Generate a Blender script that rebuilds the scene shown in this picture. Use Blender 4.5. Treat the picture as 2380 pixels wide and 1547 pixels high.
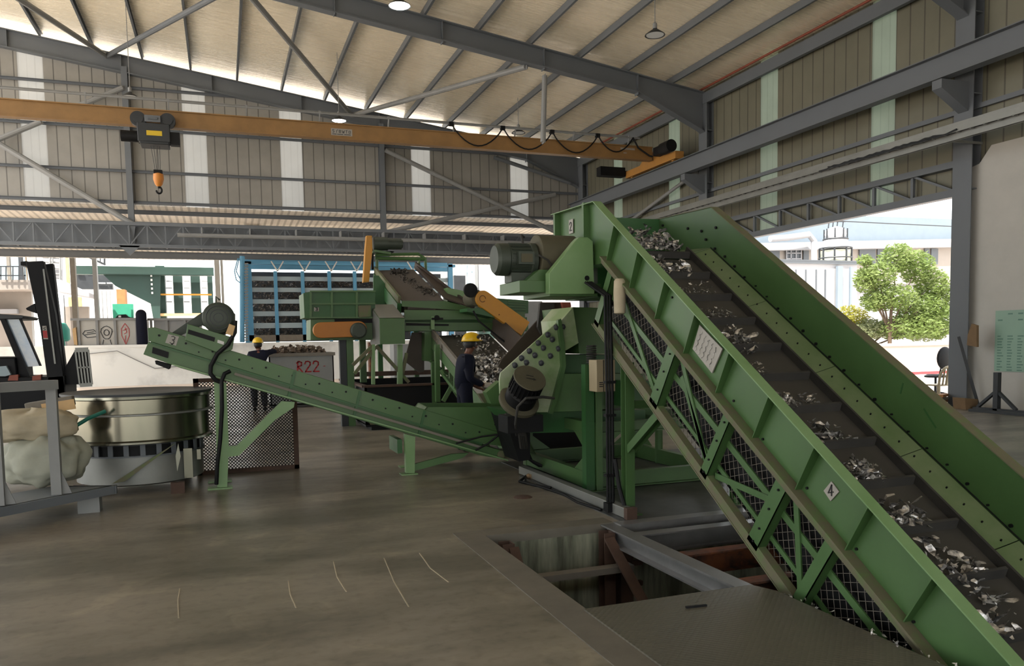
import bpy, bmesh, math, random
from mathutils import Vector, Matrix
random.seed(11)
for o in list(bpy.data.objects): bpy.data.objects.remove(o)
C = bpy.context.scene.collection
# ---------------------------------------------------------------- camera
FPX, YAW, PIT, ROLL = 1839.88, -.348397, -.0707501, -.0173221
SHY = 145.624
CAM = Vector((0, 0, 1.6))
RM = Matrix.Rotation(YAW, 3, 'Z') @ Matrix.Rotation(math.pi/2 + PIT, 3, 'X') @ Matrix.Rotation(ROLL, 3, 'Z')
cd = bpy.data.cameras.new('camera'); cam = bpy.data.objects.new('camera', cd); C.objects.link(cam)
cam.location = CAM; cam.rotation_euler = RM.to_euler()
cd.sensor_fit = 'HORIZONTAL'; cd.sensor_width = 36; cd.lens = FPX/2380*36
cd.shift_y = SHY/2380; cd.clip_end = 500; cd.clip_start = .05
bpy.context.scene.camera = cam
# ---------------------------------------------------------------- world, sun, exposure
w = bpy.data.worlds.new('world'); bpy.context.scene.world = w; w.use_nodes = True
nt = w.node_tree; bg = nt.nodes['Background']
sky = nt.nodes.new('ShaderNodeTexSky'); sky.sky_type = 'NISHITA'; sky.sun_disc = False
sky.sun_elevation = math.radians(52); sky.sun_rotation = math.radians(-120); sky.dust_density = 3.0; sky.air_density = 1.0; sky.ozone_density = .6
mx = nt.nodes.new('ShaderNodeMixRGB'); mx.inputs[0].default_value = .55; mx.inputs[2].default_value = (12, 12, 11.5, 1)
mul = nt.nodes.new('ShaderNodeMixRGB'); 
nt.links.new(sky.outputs[0], mx.inputs[1]); nt.links.new(mx.outputs[0], bg.inputs[0])
bg.inputs[1].default_value = .22
sd = bpy.data.lights.new('sun', 'SUN'); so = bpy.data.objects.new('sun', sd); C.objects.link(so)
sd.energy = 7.0; sd.angle = .01; sd.color = (1, .95, .86)
so.rotation_euler = Vector((.42, .40, -.80)).to_track_quat('-Z', 'Y').to_euler()
so.location = (0, 0, 40)
sc = bpy.context.scene
sc.view_settings.view_transform = 'Standard'; sc.view_settings.look = 'None'
sc.view_settings.exposure = 0.9; sc.view_settings.gamma = 1
sc.view_settings.use_curve_mapping = False
sc.cycles.max_bounces = 8; sc.cycles.diffuse_bounces = 6; sc.cycles.sample_clamp_indirect = 4
sc.cycles.transparent_max_bounces = 12

# ---------------------------------------------------------------- measuring helpers: where a line of sight meets a plane of the place
def _ray(x, y): return RM @ Vector(((x-1190)/FPX, -(y-773.5-SHY)/FPX, -1))
def AX(x, y, X): d = _ray(x, y); return CAM + d*(X/d.x)
def AY(x, y, Y): d = _ray(x, y); return CAM + d*(Y/d.y)
def AZ(x, y, Z=0): d = _ray(x, y); return CAM + d*((Z-1.6)/d.z)
# ---------------------------------------------------------------- materials
def lin(c):
    c = c/255
    return c/12.92 if c <= .04045 else ((c+.055)/1.055)**2.4
MT = {}
PAINT = .66   # reflectance scale of ordinary surfaces (the brightness itself is set by the exposure)
KEEP = ('roof_foil', 'clad_canopy', 'strip_far', 'strip_right', 'asphalt', 'alu', 'alu_bright', 'stainless', 'lamp_glow', 'lamp_off', 'dirty_white')
def mat(name, rgb, rough=.5, metal=0, var=.12, scale=3, bump=0, rgb2=None, stretch=(1, 1, 1), spec=.5, thr=None, emit=0, trans=0, alpha=1):
    m = bpy.data.materials.new(name); m.use_nodes = True; MT[name] = m
    n = m.node_tree.nodes; l = m.node_tree.links; b = n['Principled BSDF']
    k_ = 1 if name in KEEP else PAINT
    c = [lin(v)*k_ for v in rgb]
    tc = n.new('ShaderNodeTexCoord'); mp = n.new('ShaderNodeMapping'); mp.inputs['Scale'].default_value = stretch
    l.new(tc.outputs['Object'], mp.inputs[0])
    nz = n.new('ShaderNodeTexNoise'); nz.inputs['Scale'].default_value = scale; nz.inputs['Detail'].default_value = 6; nz.inputs['Roughness'].default_value = .62
    l.new(mp.outputs[0], nz.inputs[0])
    cr = n.new('ShaderNodeValToRGB')
    lo, hi = (thr if thr else (.32, .68)); cr.color_ramp.elements[0].position = lo; cr.color_ramp.elements[1].position = hi
    c2 = [lin(v)*k_ for v in rgb2] if rgb2 else [v*(1+var) for v in c]
    c1 = c if rgb2 else [v*(1-var) for v in c]
    cr.color_ramp.elements[0].color = (*c1, 1); cr.color_ramp.elements[1].color = (*c2, 1)
    l.new(nz.outputs[0], cr.inputs[0]); l.new(cr.outputs[0], b.inputs['Base Color'])
    b.inputs['Metallic'].default_value = metal; b.inputs['Specular IOR Level'].default_value = spec
    mr = n.new('ShaderNodeMapRange'); mr.inputs['To Min'].default_value = max(.03, rough-.1); mr.inputs['To Max'].default_value = min(1, rough+.12)
    l.new(nz.outputs[0], mr.inputs[0]); l.new(mr.outputs[0], b.inputs['Roughness'])
    if bump:
        bp = n.new('ShaderNodeBump'); bp.inputs['Strength'].default_value = bump; bp.inputs['Distance'].default_value = .02
        l.new(nz.outputs[0], bp.inputs['Height']); l.new(bp.outputs[0], b.inputs['Normal'])
    if emit: b.inputs['Emission Color'].default_value = (*c, 1); b.inputs['Emission Strength'].default_value = emit
    if trans: b.inputs['Transmission Weight'].default_value = trans
    if alpha < 1: b.inputs['Alpha'].default_value = alpha
    return m
def ribbed(name, rgb, pitch, axis, depth=.02, rough=.5, metal=0, duty=.1, dark=.55, var=.08, translucent=0):
    """sheet cladding: narrow seam every pitch metres along one axis, as relief and as a grubby line"""
    m = mat(name, rgb, rough, metal, var, 1.2)
    n = m.node_tree.nodes; l = m.node_tree.links; b = n['Principled BSDF']
    sp = n.new('ShaderNodeSeparateXYZ'); tc = [x for x in n if x.type == 'TEX_COORD'][0]
    l.new(tc.outputs['Object'], sp.inputs[0])
    d = n.new('ShaderNodeMath'); d.operation = 'DIVIDE'; d.inputs[1].default_value = pitch; l.new(sp.outputs[axis], d.inputs[0])
    fr = n.new('ShaderNodeMath'); fr.operation = 'FRACT'; l.new(d.outputs[0], fr.inputs[0])
    lt = n.new('ShaderNodeMath'); lt.operation = 'LESS_THAN'; lt.inputs[1].default_value = duty; l.new(fr.outputs[0], lt.inputs[0])
    old = b.inputs['Base Color'].links[0].from_socket
    mxx = n.new('ShaderNodeMixRGB'); mxx.blend_type = 'MULTIPLY'; l.new(old, mxx.inputs[1]); mxx.inputs[2].default_value = (dark, dark, dark, 1)
    l.new(lt.outputs[0], mxx.inputs[0]); l.new(mxx.outputs[0], b.inputs['Base Color'])
    if depth:
        bp = n.new('ShaderNodeBump'); bp.inputs['Strength'].default_value = .6; bp.inputs['Distance'].default_value = depth
        l.new(lt.outputs[0], bp.inputs['Height']); bp.invert = True; l.new(bp.outputs[0], b.inputs['Normal'])
    if translucent:
        tr = n.new('ShaderNodeBsdfTranslucent'); ms = n.new('ShaderNodeMixShader'); ms.inputs[0].default_value = translucent
        l.new(mxx.outputs[0], tr.inputs[0]); l.new(b.outputs[0], ms.inputs[1]); l.new(tr.outputs[0], ms.inputs[2])
        l.new(ms.outputs[0], n['Material Output'].inputs[0])
    return m
mat('green', (77, 113, 64), .42, 0, .10, 2.2)
mat('green_light', (136, 170, 120), .4, 0, .14, 1.6, rgb2=(116, 154, 98))  # light green, raised further to stand for light on camera-facing faces
mat('green_pale', (178, 190, 158), .35, 0, .14, 1.8, rgb2=(138, 166, 112), thr=(.42, .62))  # paler plate green, lightened further for the light falling on it
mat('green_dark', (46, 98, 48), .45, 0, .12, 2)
mat('green_worn', (120, 138, 100), .45, 0, .2, 2.4, rgb2=(98, 124, 78), thr=(.40, .66))
mat('dusty_flange', (112, 108, 84), .75, 0, .2, 9, rgb2=(98, 128, 72), thr=(.45, .75))
mat('dust_grey', (132, 126, 116), .8, 0, .12, 4)
mat('steel_paint', (112, 118, 124), .55, 0, .06, 1)
mat('steel_light', (150, 152, 152), .5, 0, .08, 2)
mat('steel_dark', (58, 62, 66), .5, .3, .15, 3)
mat('black', (22, 23, 25), .55, 0, .2, 5, spec=.2)
mat('chalky', (214, 204, 184), .7, 0, .1, 5)
mat('black_paint', (18, 20, 25), .5, 0, .15, 3, spec=.18)
mat('rubber', (44, 43, 41), .75, 0, .2, 7, rgb2=(62, 60, 56))
mat('belt', (60, 58, 53), .6, 0, .2, 4, rgb2=(76, 73, 67), thr=(.4, .8))
mat('belt_brown', (92, 84, 78), .8, 0, .12, 4)
mat('hood_brown', (74, 62, 54), .55, .2, .2, 3)
mat('motor', (62, 72, 62), .5, .2, .15, 8)
mat('motor_dusty', (90, 86, 66), .75, 0, .15, 6)
mat('yellow_crane', (156, 118, 68), .5, 0, .12, 2)
mat('yellow_carriage', (190, 136, 64), .5, 0, .1, 3)
mat('yellow_guard', (208, 146, 40), .45, 0, .06, 3)
mat('orange_guard', (194, 122, 36), .45, 0, .06, 3)
mat('helmet', (240, 196, 14), .3, 0, .03, 3)
mat('alu', (96, 95, 94), .3, .7, .3, 16, rgb2=(226, 224, 222), thr=(.4, .6))
mat('alu_bright', (84, 82, 80), .35, .4, .2, 14, rgb2=(214, 212, 208), thr=(.42, .58))
mat('scrap_grey', (120, 112, 104), .6, .3, .4, 25, rgb2=(64, 60, 56))
mat('scrap_brown', (142, 124, 106), .8, .1, .3, 14, rgb2=(84, 70, 60))
mat('stainless', (140, 136, 122), .2, .95, .1, 1.2, stretch=(1, 1, .15), rgb2=(110, 110, 96))
mat('galv', (150, 152, 148), .45, .5, .12, 2)
mat('rust', (128, 72, 38), .85, 0, .3, 6, rgb2=(60, 44, 36), thr=(.4, .62))
mat('rust_brown', (84, 62, 50), .8, 0, .25, 6)
mat('beam_steel', (150, 150, 150), .35, .5, .2, 3)
mat('white_paint', (226, 226, 224), .6, 0, .04, 2)
mat('dirty_white', (214, 214, 210), .7, 0, .1, .8, rgb2=(186, 186, 184), thr=(.5, .72))
mat('off_white', (205, 203, 196), .7, 0, .05, 2)
mat('beige', (186, 170, 138), .5, 0, .06, 4)
mat('sack', (196, 184, 158), .8, 0, .10, 6, bump=.3)
mat('sack_light', (182, 184, 168), .75, 0, .1, 5, bump=.3)
mat('paper', (176, 172, 164), .5, 0, .06, 8)
mat('ink', (38, 38, 40), .6, 0, .05, 8)
mat('red', (176, 30, 36), .5, 0, .06, 8)
mat('red_soft', (214, 60, 66), .6, 0, .06, 3)
mat('red_oxide', (150, 76, 56), .6, 0, .1, 3)
mat('orange', (220, 140, 50), .5, 0, .06, 5)
mat('teal', (20, 120, 104), .6, 0, .06, 4)
mat('teal_light', (60, 176, 142), .6, 0, .08, 2)
mat('mint', (150, 186, 166), .45, 0, .04, 2)
mat('mint_ink', (96, 140, 124), .5, 0, .05, 4)
mat('blue', (96, 168, 212), .5, 0, .08, 1)
mat('blue_pale', (170, 190, 200), .6, 0, .06, 1)
mat('navy', (22, 26, 44), .85, 0, .25, 9, bump=.2, spec=.2)
mat('navy_dark', (20, 22, 30), .85, 0, .25, 9)
mat('skin', (122, 76, 54), .5, 0, .08, 10)
mat('hair', (18, 15, 14), .6, 0, .1, 20)
mat('glove', (206, 198, 186), .85, 0, .08, 12)
mat('dark_green', (34, 66, 58), .6, 0, .15, .6)
mat('wood', (176, 122, 72), .7, 0, .2, 2)
mat('dark_void', (24, 24, 24), .9, 0, .2, 3)
mat('pinkish', (190, 170, 160), .8, 0, .05, 1)
mat('leaf', (112, 138, 60), .6, 0, .35, .9, rgb2=(150, 168, 100))
mat('ext_white', (168, 169, 173), .7, 0, .04, 1)
mat('ext_cream', (160, 152, 144), .7, 0, .05, 1)
mat('ext_blue', (124, 138, 150), .6, 0, .05, 1)
mat('ext_grey', (92, 98, 104), .6, 0, .05, 1)
mat('leaf_pale', (130, 144, 96), .6, 0, .3, 1, rgb2=(160, 164, 126))
mat('leaf_yellow', (150, 150, 40), .6, 0, .2, 1.2, rgb2=(176, 170, 66))
for k in ('leaf', 'leaf_pale', 'leaf_yellow'):
    m = MT[k]; n = m.node_tree.nodes; l = m.node_tree.links; b = n['Principled BSDF']
    tr = n.new('ShaderNodeBsdfTranslucent'); ms = n.new('ShaderNodeMixShader'); ms.inputs[0].default_value = .45
    l.new(b.inputs['Base Color'].links[0].from_socket, tr.inputs[0]); l.new(b.outputs[0], ms.inputs[1]); l.new(tr.outputs[0], ms.inputs[2]); l.new(ms.outputs[0], n['Material Output'].inputs[0])
mat('bark', (96, 80, 64), .9, 0, .2, 5)
mat('lamp_glow', (255, 250, 240), .5, 0, 0, 1, emit=28)
mat('lamp_off', (206, 210, 210), .4, 0, 0, 1)
mat('windscreen', (130, 168, 214), .12, 0, .3, 2.5, rgb2=(190, 206, 214), spec=1)  # blue reflections are painted into the glass colour
mat('wood_light', (222, 184, 130), .6, 0, .1, 4)
mat('cardboard', (136, 110, 80), .85, 0, .12, 5)
mat('yellow_label', (230, 196, 40), .5, 0, .03, 3)
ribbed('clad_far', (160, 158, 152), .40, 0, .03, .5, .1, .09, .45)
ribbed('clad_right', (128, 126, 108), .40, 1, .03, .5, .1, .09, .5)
ribbed('clad_out', (214, 214, 206), .25, 0, .02, .6, 0, .2, .86)
ribbed('clad_white', (236, 236, 236), .25, 0, .02, .6, 0, .2, .9)
ribbed('clad_canopy', (226, 218, 206), .26, 0, .03, .6, 0, .35, .7, .08, .3)
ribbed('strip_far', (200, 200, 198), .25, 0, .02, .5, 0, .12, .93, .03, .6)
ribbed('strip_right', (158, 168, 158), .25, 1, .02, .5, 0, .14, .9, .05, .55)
# roof sheet: shiny insulation underside with long wrinkles down the slope
m = mat('roof_foil', (252, 241, 216), .27, .2, .12, 2.0, rgb2=(232, 222, 198), stretch=(.12, 5, 1), bump=.5)
# warehouse floor: worn concrete with trowel marks, pale patches and stains
m = mat('concrete_floor', (154, 146, 132), .32, 0, .1, .7, rgb2=(106, 102, 91), stretch=(.6, 1.5, 1), thr=(.40, .60), spec=.45)
n = m.node_tree.nodes; l = m.node_tree.links; b = n['Principled BSDF']
tc = [x for x in n if x.type == 'TEX_COORD'][0]
n2 = n.new('ShaderNodeTexNoise'); n2.inputs['Scale'].default_value = 1.7; n2.inputs['Detail'].default_value = 9; n2.inputs['Distortion'].default_value = 1.6; n2.inputs['Roughness'].default_value = .6
l.new(tc.outputs['Object'], n2.inputs[0])
c2 = n.new('ShaderNodeValToRGB'); c2.color_ramp.elements[0].position = .55; c2.color_ramp.elements[1].position = .66
c2.color_ramp.elements[0].color = (1, 1, 1, 1); c2.color_ramp.elements[1].color = (1.32, 1.30, 1.24, 1)
l.new(n2.outputs[0], c2.inputs[0])
n3 = n.new('ShaderNodeTexNoise'); n3.inputs['Scale'].default_value = 14; n3.inputs['Detail'].default_value = 5
l.new(tc.outputs['Object'], n3.inputs[0])
c3 = n.new('ShaderNodeValToRGB'); c3.color_ramp.elements[0].position = .28; c3.color_ramp.elements[1].position = .5
c3.color_ramp.elements[0].color = (.74, .74, .74, 1); c3.color_ramp.elements[1].color = (1, 1, 1, 1); l.new(n3.outputs[0], c3.inputs[0])
old = b.inputs['Base Color'].links[0].from_socket
ma = n.new('ShaderNodeMixRGB'); ma.blend_type = 'MULTIPLY'; ma.inputs[0].default_value = 1; l.new(old, ma.inputs[1]); l.new(c2.outputs[0], ma.inputs[2])
mb_ = n.new('ShaderNodeMixRGB'); mb_.blend_type = 'MULTIPLY'; mb_.inputs[0].default_value = 1; l.new(ma.outputs[0], mb_.inputs[1]); l.new(c3.outputs[0], mb_.inputs[2])
l.new(mb_.outputs[0], b.inputs['Base Color'])
mat('kerb', (124, 118, 106), .6, 0, .1, 2.5, rgb2=(104, 100, 90))
mat('floor_plate', (96, 98, 98), .45, .25, .1, 1.6, rgb2=(70, 72, 72))
mat('pit_concrete', (168, 170, 148), .85, 0, .2, 2.4, rgb2=(96, 100, 84), stretch=(3, 3, .35), thr=(.36, .62))
mat('asphalt', (226, 214, 204), .85, 0, .08, .6)
# checker plate: raised diamonds
m = mat('checker', (118, 114, 102), .42, .35, .08, 2)
n = m.node_tree.nodes; l = m.node_tree.links; b = n['Principled BSDF']
tc = [x for x in n if x.type == 'TEX_COORD'][0]
mp = n.new('ShaderNodeMapping'); mp.inputs['Rotation'].default_value = (0, 0, math.radians(45)); mp.inputs['Scale'].default_value = (34, 34, 34); l.new(tc.outputs['Object'], mp.inputs[0])
ck = n.new('ShaderNodeTexVoronoi'); ck.feature = 'F1'; ck.inputs['Randomness'].default_value = 0; ck.inputs['Scale'].default_value = 1; l.new(mp.outputs[0], ck.inputs[0])
bp = n.new('ShaderNodeBump'); bp.invert = True; bp.inputs['Strength'].default_value = .8; bp.inputs['Distance'].default_value = .006
l.new(ck.outputs['Distance'], bp.inputs['Height']); l.new(bp.outputs[0], b.inputs['Normal'])

# ---------------------------------------------------------------- mesh building
V = Vector
class B:
    def __init__(s): s.v = []; s.f = []
    def add(s, vs, fs):
        k = len(s.v); s.v += [tuple(q) for q in vs]; s.f += [[i+k for i in q] for q in fs]; return s
    def box(s, x0, y0, z0, x1, y1, z1):
        vs = [(x, y, z) for z in (z0, z1) for y in (y0, y1) for x in (x0, x1)]
        return s.add(vs, [(0, 2, 3, 1), (4, 5, 7, 6), (0, 1, 5, 4), (2, 6, 7, 3), (0, 4, 6, 2), (1, 3, 7, 5)])
    def frame(s, p, q, up):
        p, q = V(p), V(q); d = (q-p); L = d.length; d = d.normalized(); up = V(up)
        if abs(d.dot(up)) > .98: up = V((0, 1, 0)) if abs(d.y) < .9 else V((1, 0, 0))
        sd = d.cross(up).normalized(); u = sd.cross(d).normalized(); return p, q, d, sd, u
    def bar(s, p, q, w, h, up=(0, 0, 1)):
        p, q, d, sd, u = s.frame(p, q, up)
        vs = [e + sd*a*w/2 + u*b_*h/2 for e in (p, q) for a, b_ in ((-1, -1), (1, -1), (1, 1), (-1, 1))]
        return s.add(vs, [(0, 1, 2, 3), (7, 6, 5, 4), (0, 4, 5, 1), (1, 5, 6, 2), (2, 6, 7, 3), (3, 7, 4, 0)])
    def section(s, poly, p, q, up=(0, 0, 1)):
        p, q, d, sd, u = s.frame(p, q, up); n = len(poly)
        vs = [e + sd*a + u*b_ for e in (p, q) for a, b_ in poly]
        fs = [tuple(range(n)), tuple(range(2*n-1, n-1, -1))] + [(i, i+n, (i+1) % n+n, (i+1) % n) for i in range(n)]
        return s.add(vs, fs)
    def ibeam(s, p, q, w, h, t=.015, tw=.01, up=(0, 0, 1)):
        a, b_ = w/2, h/2; c = tw/2; e = b_-t
        return s.section([(-a, -b_), (a, -b_), (a, -e), (c, -e), (c, e), (a, e), (a, b_), (-a, b_), (-a, e), (-c, e), (-c, -e), (-a, -e)], p, q, up)
    def channel(s, p, q, w, h, t=.01, up=(0, 0, 1), flip=1):
        a, b_ = w/2*flip, h/2; tf = t*flip
        return s.section([(-a, -b_), (a, -b_), (a, -b_+t), (-a+tf, -b_+t), (-a+tf, b_-t), (a, b_-t), (a, b_), (-a, b_)], p, q, up)
    def prism(s, poly, vec):
        poly = [V(p) for p in poly]; vec = V(vec); n = len(poly)
        vs = poly + [p+vec for p in poly]
        fs = [tuple(range(n)), tuple(range(2*n-1, n-1, -1))] + [(i, i+n, (i+1) % n+n, (i+1) % n) for i in range(n)]
        return s.add(vs, fs)
    def loft(s, pa, pb):
        n = len(pa); return s.add(list(pa)+list(pb), [tuple(range(n)), tuple(range(2*n-1, n-1, -1))] + [(i, i+n, (i+1) % n+n, (i+1) % n) for i in range(n)])
    def tube(s, pts, r, n=10, closed=False):
        pts = [V(p) for p in pts]; N = len(pts); rs = r if isinstance(r, (list, tuple)) else [r]*N
        vs = []; pu = None
        for i, p in enumerate(pts):
            a = pts[i-1] if i else (pts[-1] if closed else p); c_ = pts[(i+1) % N] if (i < N-1 or closed) else p
            d = (c_-a).normalized()
            if pu is None: pu = V((0, 0, 1)) if abs(d.z) < .9 else V((1, 0, 0))
            sd = d.cross(pu).normalized(); pu = sd.cross(d).normalized()
            for k in range(n):
                t = 2*math.pi*k/n; vs.append(p + (sd*math.cos(t)+pu*math.sin(t))*rs[i])
        fs = []
        for i in range(N if closed else N-1):
            j = (i+1) % N
            for k in range(n): fs.append((i*n+k, i*n+(k+1) % n, j*n+(k+1) % n, j*n+k))
        if not closed: fs += [tuple(range(n-1, -1, -1)), tuple(range((N-1)*n, N*n))]
        return s.add(vs, fs)
    def cyl(s, p, q, r, n=24): return s.tube([p, q], r, n)
    def lathe(s, prof, o=(0, 0, 0), ax=(0, 0, 1), n=32, cap=True):
        o = V(o); ax = V(ax).normalized(); ref = V((1, 0, 0)) if abs(ax.x) < .9 else V((0, 1, 0))
        a = ax.cross(ref).normalized(); b_ = ax.cross(a); vs = []
        for r, h in prof:
            for k in range(n):
                t = 2*math.pi*k/n; vs.append(o + ax*h + (a*math.cos(t)+b_*math.sin(t))*max(r, 1e-4))
        N = len(prof); fs = [(i*n+k, i*n+(k+1) % n, (i+1)*n+(k+1) % n, (i+1)*n+k) for i in range(N-1) for k in range(n)]
        if cap: fs += [tuple(range(n-1, -1, -1)), tuple(range((N-1)*n, N*n))]
        return s.add(vs, fs)
    def ball(s, c, r, sc_=(1, 1, 1), n=16, m_=10, lo=-90):
        c = V(c); prof = []; a0 = math.radians(lo)
        vs = []
        for i in range(m_+1):
            t = a0 + (math.pi/2-a0)*i/m_
            for k in range(n):
                u = 2*math.pi*k/n; vs.append(c + V((r*sc_[0]*math.cos(t)*math.cos(u), r*sc_[1]*math.cos(t)*math.sin(u), r*sc_[2]*math.sin(t))))
        fs = [(i*n+k, i*n+(k+1) % n, (i+1)*n+(k+1) % n, (i+1)*n+k) for i in range(m_) for k in range(n)] + [tuple(range(n-1, -1, -1)), tuple(range(m_*n, m_*n+n))]
        return s.add(vs, fs)
    def mk(s, name, m, parent=None, label=None, kind=None, bevel=0, smooth=True):
        me = bpy.data.meshes.new(name)
        off = V((0, 0, 0)); q = parent
        while q is not None: off = off + q.location; q = q.parent
        me.from_pydata([tuple(V(p)-off) for p in s.v], [], s.f)
        bm = bmesh.new(); bm.from_mesh(me); bmesh.ops.remove_doubles(bm, verts=bm.verts, dist=1e-5)
        bmesh.ops.recalc_face_normals(bm, faces=bm.faces); bm.to_mesh(me); bm.free()
        if smooth:
            me.shade_smooth()
            me.set_sharp_from_angle(angle=math.radians(32))
        me.materials.append(MT[m] if isinstance(m, str) else m)
        o = bpy.data.objects.new(name, me); C.objects.link(o)
        if parent: o.parent = parent
        if label: o['label'] = label
        if kind: o['kind'] = kind
        if bevel:
            md = o.modifiers.new('bevel', 'BEVEL'); md.width = bevel; md.segments = 2; md.limit_method = 'ANGLE'; md.angle_limit = math.radians(50)
        return o
def tag(o, label, cat, group=None, kind=None):
    o['label'] = label; o['category'] = cat
    if group: o['group'] = group
    if kind: o['kind'] = kind
    return o
def thing(name, loc, label, cat, group=None):
    o = bpy.data.objects.new(name, None); C.objects.link(o); o.location = loc; o.empty_display_size = .2
    return tag(o, label, cat, group)
def struct(name, b, m, **k): return b.mk(name, m, kind='structure', **k)
def copy_tree(o, loc=None, label=None):
    r = o.copy(); C.objects.link(r)
    if loc is not None: r.location = loc
    if label: r['label'] = label
    for ch in o.children:
        c = ch.copy(); C.objects.link(c); c.parent = r
        for g in ch.children: d = g.copy(); C.objects.link(d); d.parent = c
    return r
def plate_x(pts, X, t):  # polygon seen in the plane x = X, thickness t
    return [AX(x, y, X) for x, y in pts], (t, 0, 0)
def plate_y(pts, Y, t):
    return [AY(x, y, Y) for x, y in pts], (0, t, 0)
def strokes(b, lines, o, u, v, wd, nrm, th=.004):
    """painted marks: short flat bars following polylines given in a (u, v) frame"""
    o, u, v, nrm = V(o), V(u), V(v), V(nrm).normalized()
    for ln in lines:
        for (a, b1), (c_, d) in zip(ln[:-1], ln[1:]):
            p, q = o+u*a+v*b1, o+u*c_+v*d; e = (q-p)
            if e.length < 1e-6: continue
            e = e.normalized()*wd*.35
            b.bar(p-e, q+e, wd, th, nrm)
    return b
GL = {'2': [[(0, .75), (.15, .97), (.5, 1), (.85, .9), (.85, .65), (.5, .38), (.05, 0), (.95, 0)]],
      '4': [[(.7, 0), (.7, 1), (.05, .32), (1, .32)]],
      '3': [[(.05, .9), (.4, 1), (.85, .9), (.8, .62), (.4, .52), (.85, .42), (.9, .12), (.45, 0), (.05, .1)]],
      'R': [[(.1, 0), (.2, 1)], [(.0, .85), (.4, 1), (.8, .9), (.75, .6), (.2, .5), (.9, 0)]],
      '-': [[(.1, .5), (.9, .5)]]}
# ================================================================ THE HALL
XR, YF, XL, YN = 15.0, 32.0, -12.0, -11.0
def zr(x): return 9.39 + .142*(15-x)          # top of the rafters
PX0, PX1, PY0, PY1 = 1.95, 5.3, .2, 6.07       # the pit
b = B()
for r in ((XL-3, YN-3, PX0, YF+.6), (PX0, PY1, PX1, YF+.6), (PX1, YN-3, XR+.4, YF+.6), (PX0, YN-3, PX1, PY0)): b.box(r[0], r[1], -.05, r[2], r[3], 0)
struct('floor', b, 'concrete_floor')
b = B(); t = .12; zb = -2.6
b.box(PX0-t, PY0-t, zb, PX0-.0, PY1+t, -.05); b.box(PX1, PY0-t, zb, PX1+t, PY1+t, -.05)
b.box(PX0, PY1, zb, PX1, PY1+t, -.05); b.box(PX0, PY0-t, zb, PX1, PY0, -.05); b.box(PX0-t, PY0-t, zb-.15, PX1+t, PY1+t, zb)
struct('wall_pit', b, 'pit_concrete')
b = B()   # smooth band cast round the opening
b.box(PX0-.22, PY0-.5, -.07, PX0+.004, PY1+.2, .006); b.box(PX0, PY1-.004, -.07, 3.12, PY1+.2, .006)
struct('trim_1', b, 'kerb')
b = B(); b.box(3.2, PY1, -.01, 6.6, 8.6, .008); b.box(3.36, 8.6, -.01, 6.6, 9.7, .008)
tag(b.mk('floor_plate', 'floor_plate'), 'grey steel floor plates under the shredder frame beside the pit', 'floor plate')
# ground outside
b = B()
for r in ((XR+.4, -60, 120, 35.9), (-90, -60, XL-3, 35.9), (XL-3, YF+.6, XR+.4, 35.9), (XL-3, -60, XR+.4, YN-3)): b.box(r[0], r[1], -.3, r[2], r[3], -.02)
b.box(-90, 36.1, -.3, 17, 140, 1.58); b.box(17, 35.9, -.3, 120, 140, -.02)
tag(b.mk('ground', 'asphalt'), 'pale sunlit concrete ground outside the hall', 'ground', kind='structure')
# walls of sheet cladding; the translucent strips are windows
def wallrun_y(name, y, segs, zb_, zt, m):
    b = B()
    for x0, x1 in segs: b.prism([(x0, y, zb_), (x1, y, zb_), (x1, y, zt(x1)), (x0, y, zt(x0))], (0, .05, 0))
    struct(name, b, m)
FS = [(-10.75, -9.95), (-6.28, -5.49), (-1.07, -.26), (2.37, 3.19), (7.48, 8.28), (11.75, 12.57)]
xs = [XL] + [v for s_ in FS for v in s_] + [XR]
ztf = lambda x: zr(x) - .45
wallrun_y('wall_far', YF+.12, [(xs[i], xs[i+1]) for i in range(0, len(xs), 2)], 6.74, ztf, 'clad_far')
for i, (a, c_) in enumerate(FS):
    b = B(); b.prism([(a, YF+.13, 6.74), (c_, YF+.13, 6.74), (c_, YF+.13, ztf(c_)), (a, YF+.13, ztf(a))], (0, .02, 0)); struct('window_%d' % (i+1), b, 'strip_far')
RS = [(5.7, 6.45), (10.2, 10.95), (14.82, 15.56), (19.04, 19.82), (24.19, 24.93), (28.4, 29.13)]
RZ = lambda y: 4.54 if 12.9 < y < 22.4 else (4.9 if y < 12.9 else .0)
ys = sorted([12.9, 22.4] + [v for s_ in RS for v in s_] + [-11.0, YF+.1])
b = B(); bs = []
def instrip(y): return any(a-1e-6 <= y < c_-1e-6 for a, c_ in RS)
k = 0; wi = []
for y0, y1 in zip(ys[:-1], ys[1:]):
    z0 = RZ((y0+y1)/2)
    if instrip(y0):
        q = B(); q.box(XR+.13, y0, max(z0, 4.54), XR+.15, y1, 9.605); wi.append(q)
        if z0 < 4: b.box(XR+.12, y0, z0, XR+.17, y1, 4.54)
    else: b.box(XR+.12, y0, z0, XR+.17, y1, 9.605)
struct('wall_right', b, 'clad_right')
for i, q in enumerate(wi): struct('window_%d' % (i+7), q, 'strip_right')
b = B()
pts = [(12.95, 0), (12.95, 5.0), (12.47, 5.1), (12.2, 5.42), (-11, 5.42), (-11, 0)]
b.prism([(XR+.02, y, z) for y, z in pts], (.1, 0, 0)); struct('wall_right_lower', b, 'off_white')
b = B(); b.box(XL-.5, YN-.1, 4.2, XR+.2, YN, 9.4); b.box(XL-.1, YN, 4.6, XL, 12.0, 12.9); struct('wall_rear', b, 'clad_right')  # unseen upper walls added behind and left, heights set to darken the foreground
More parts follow.
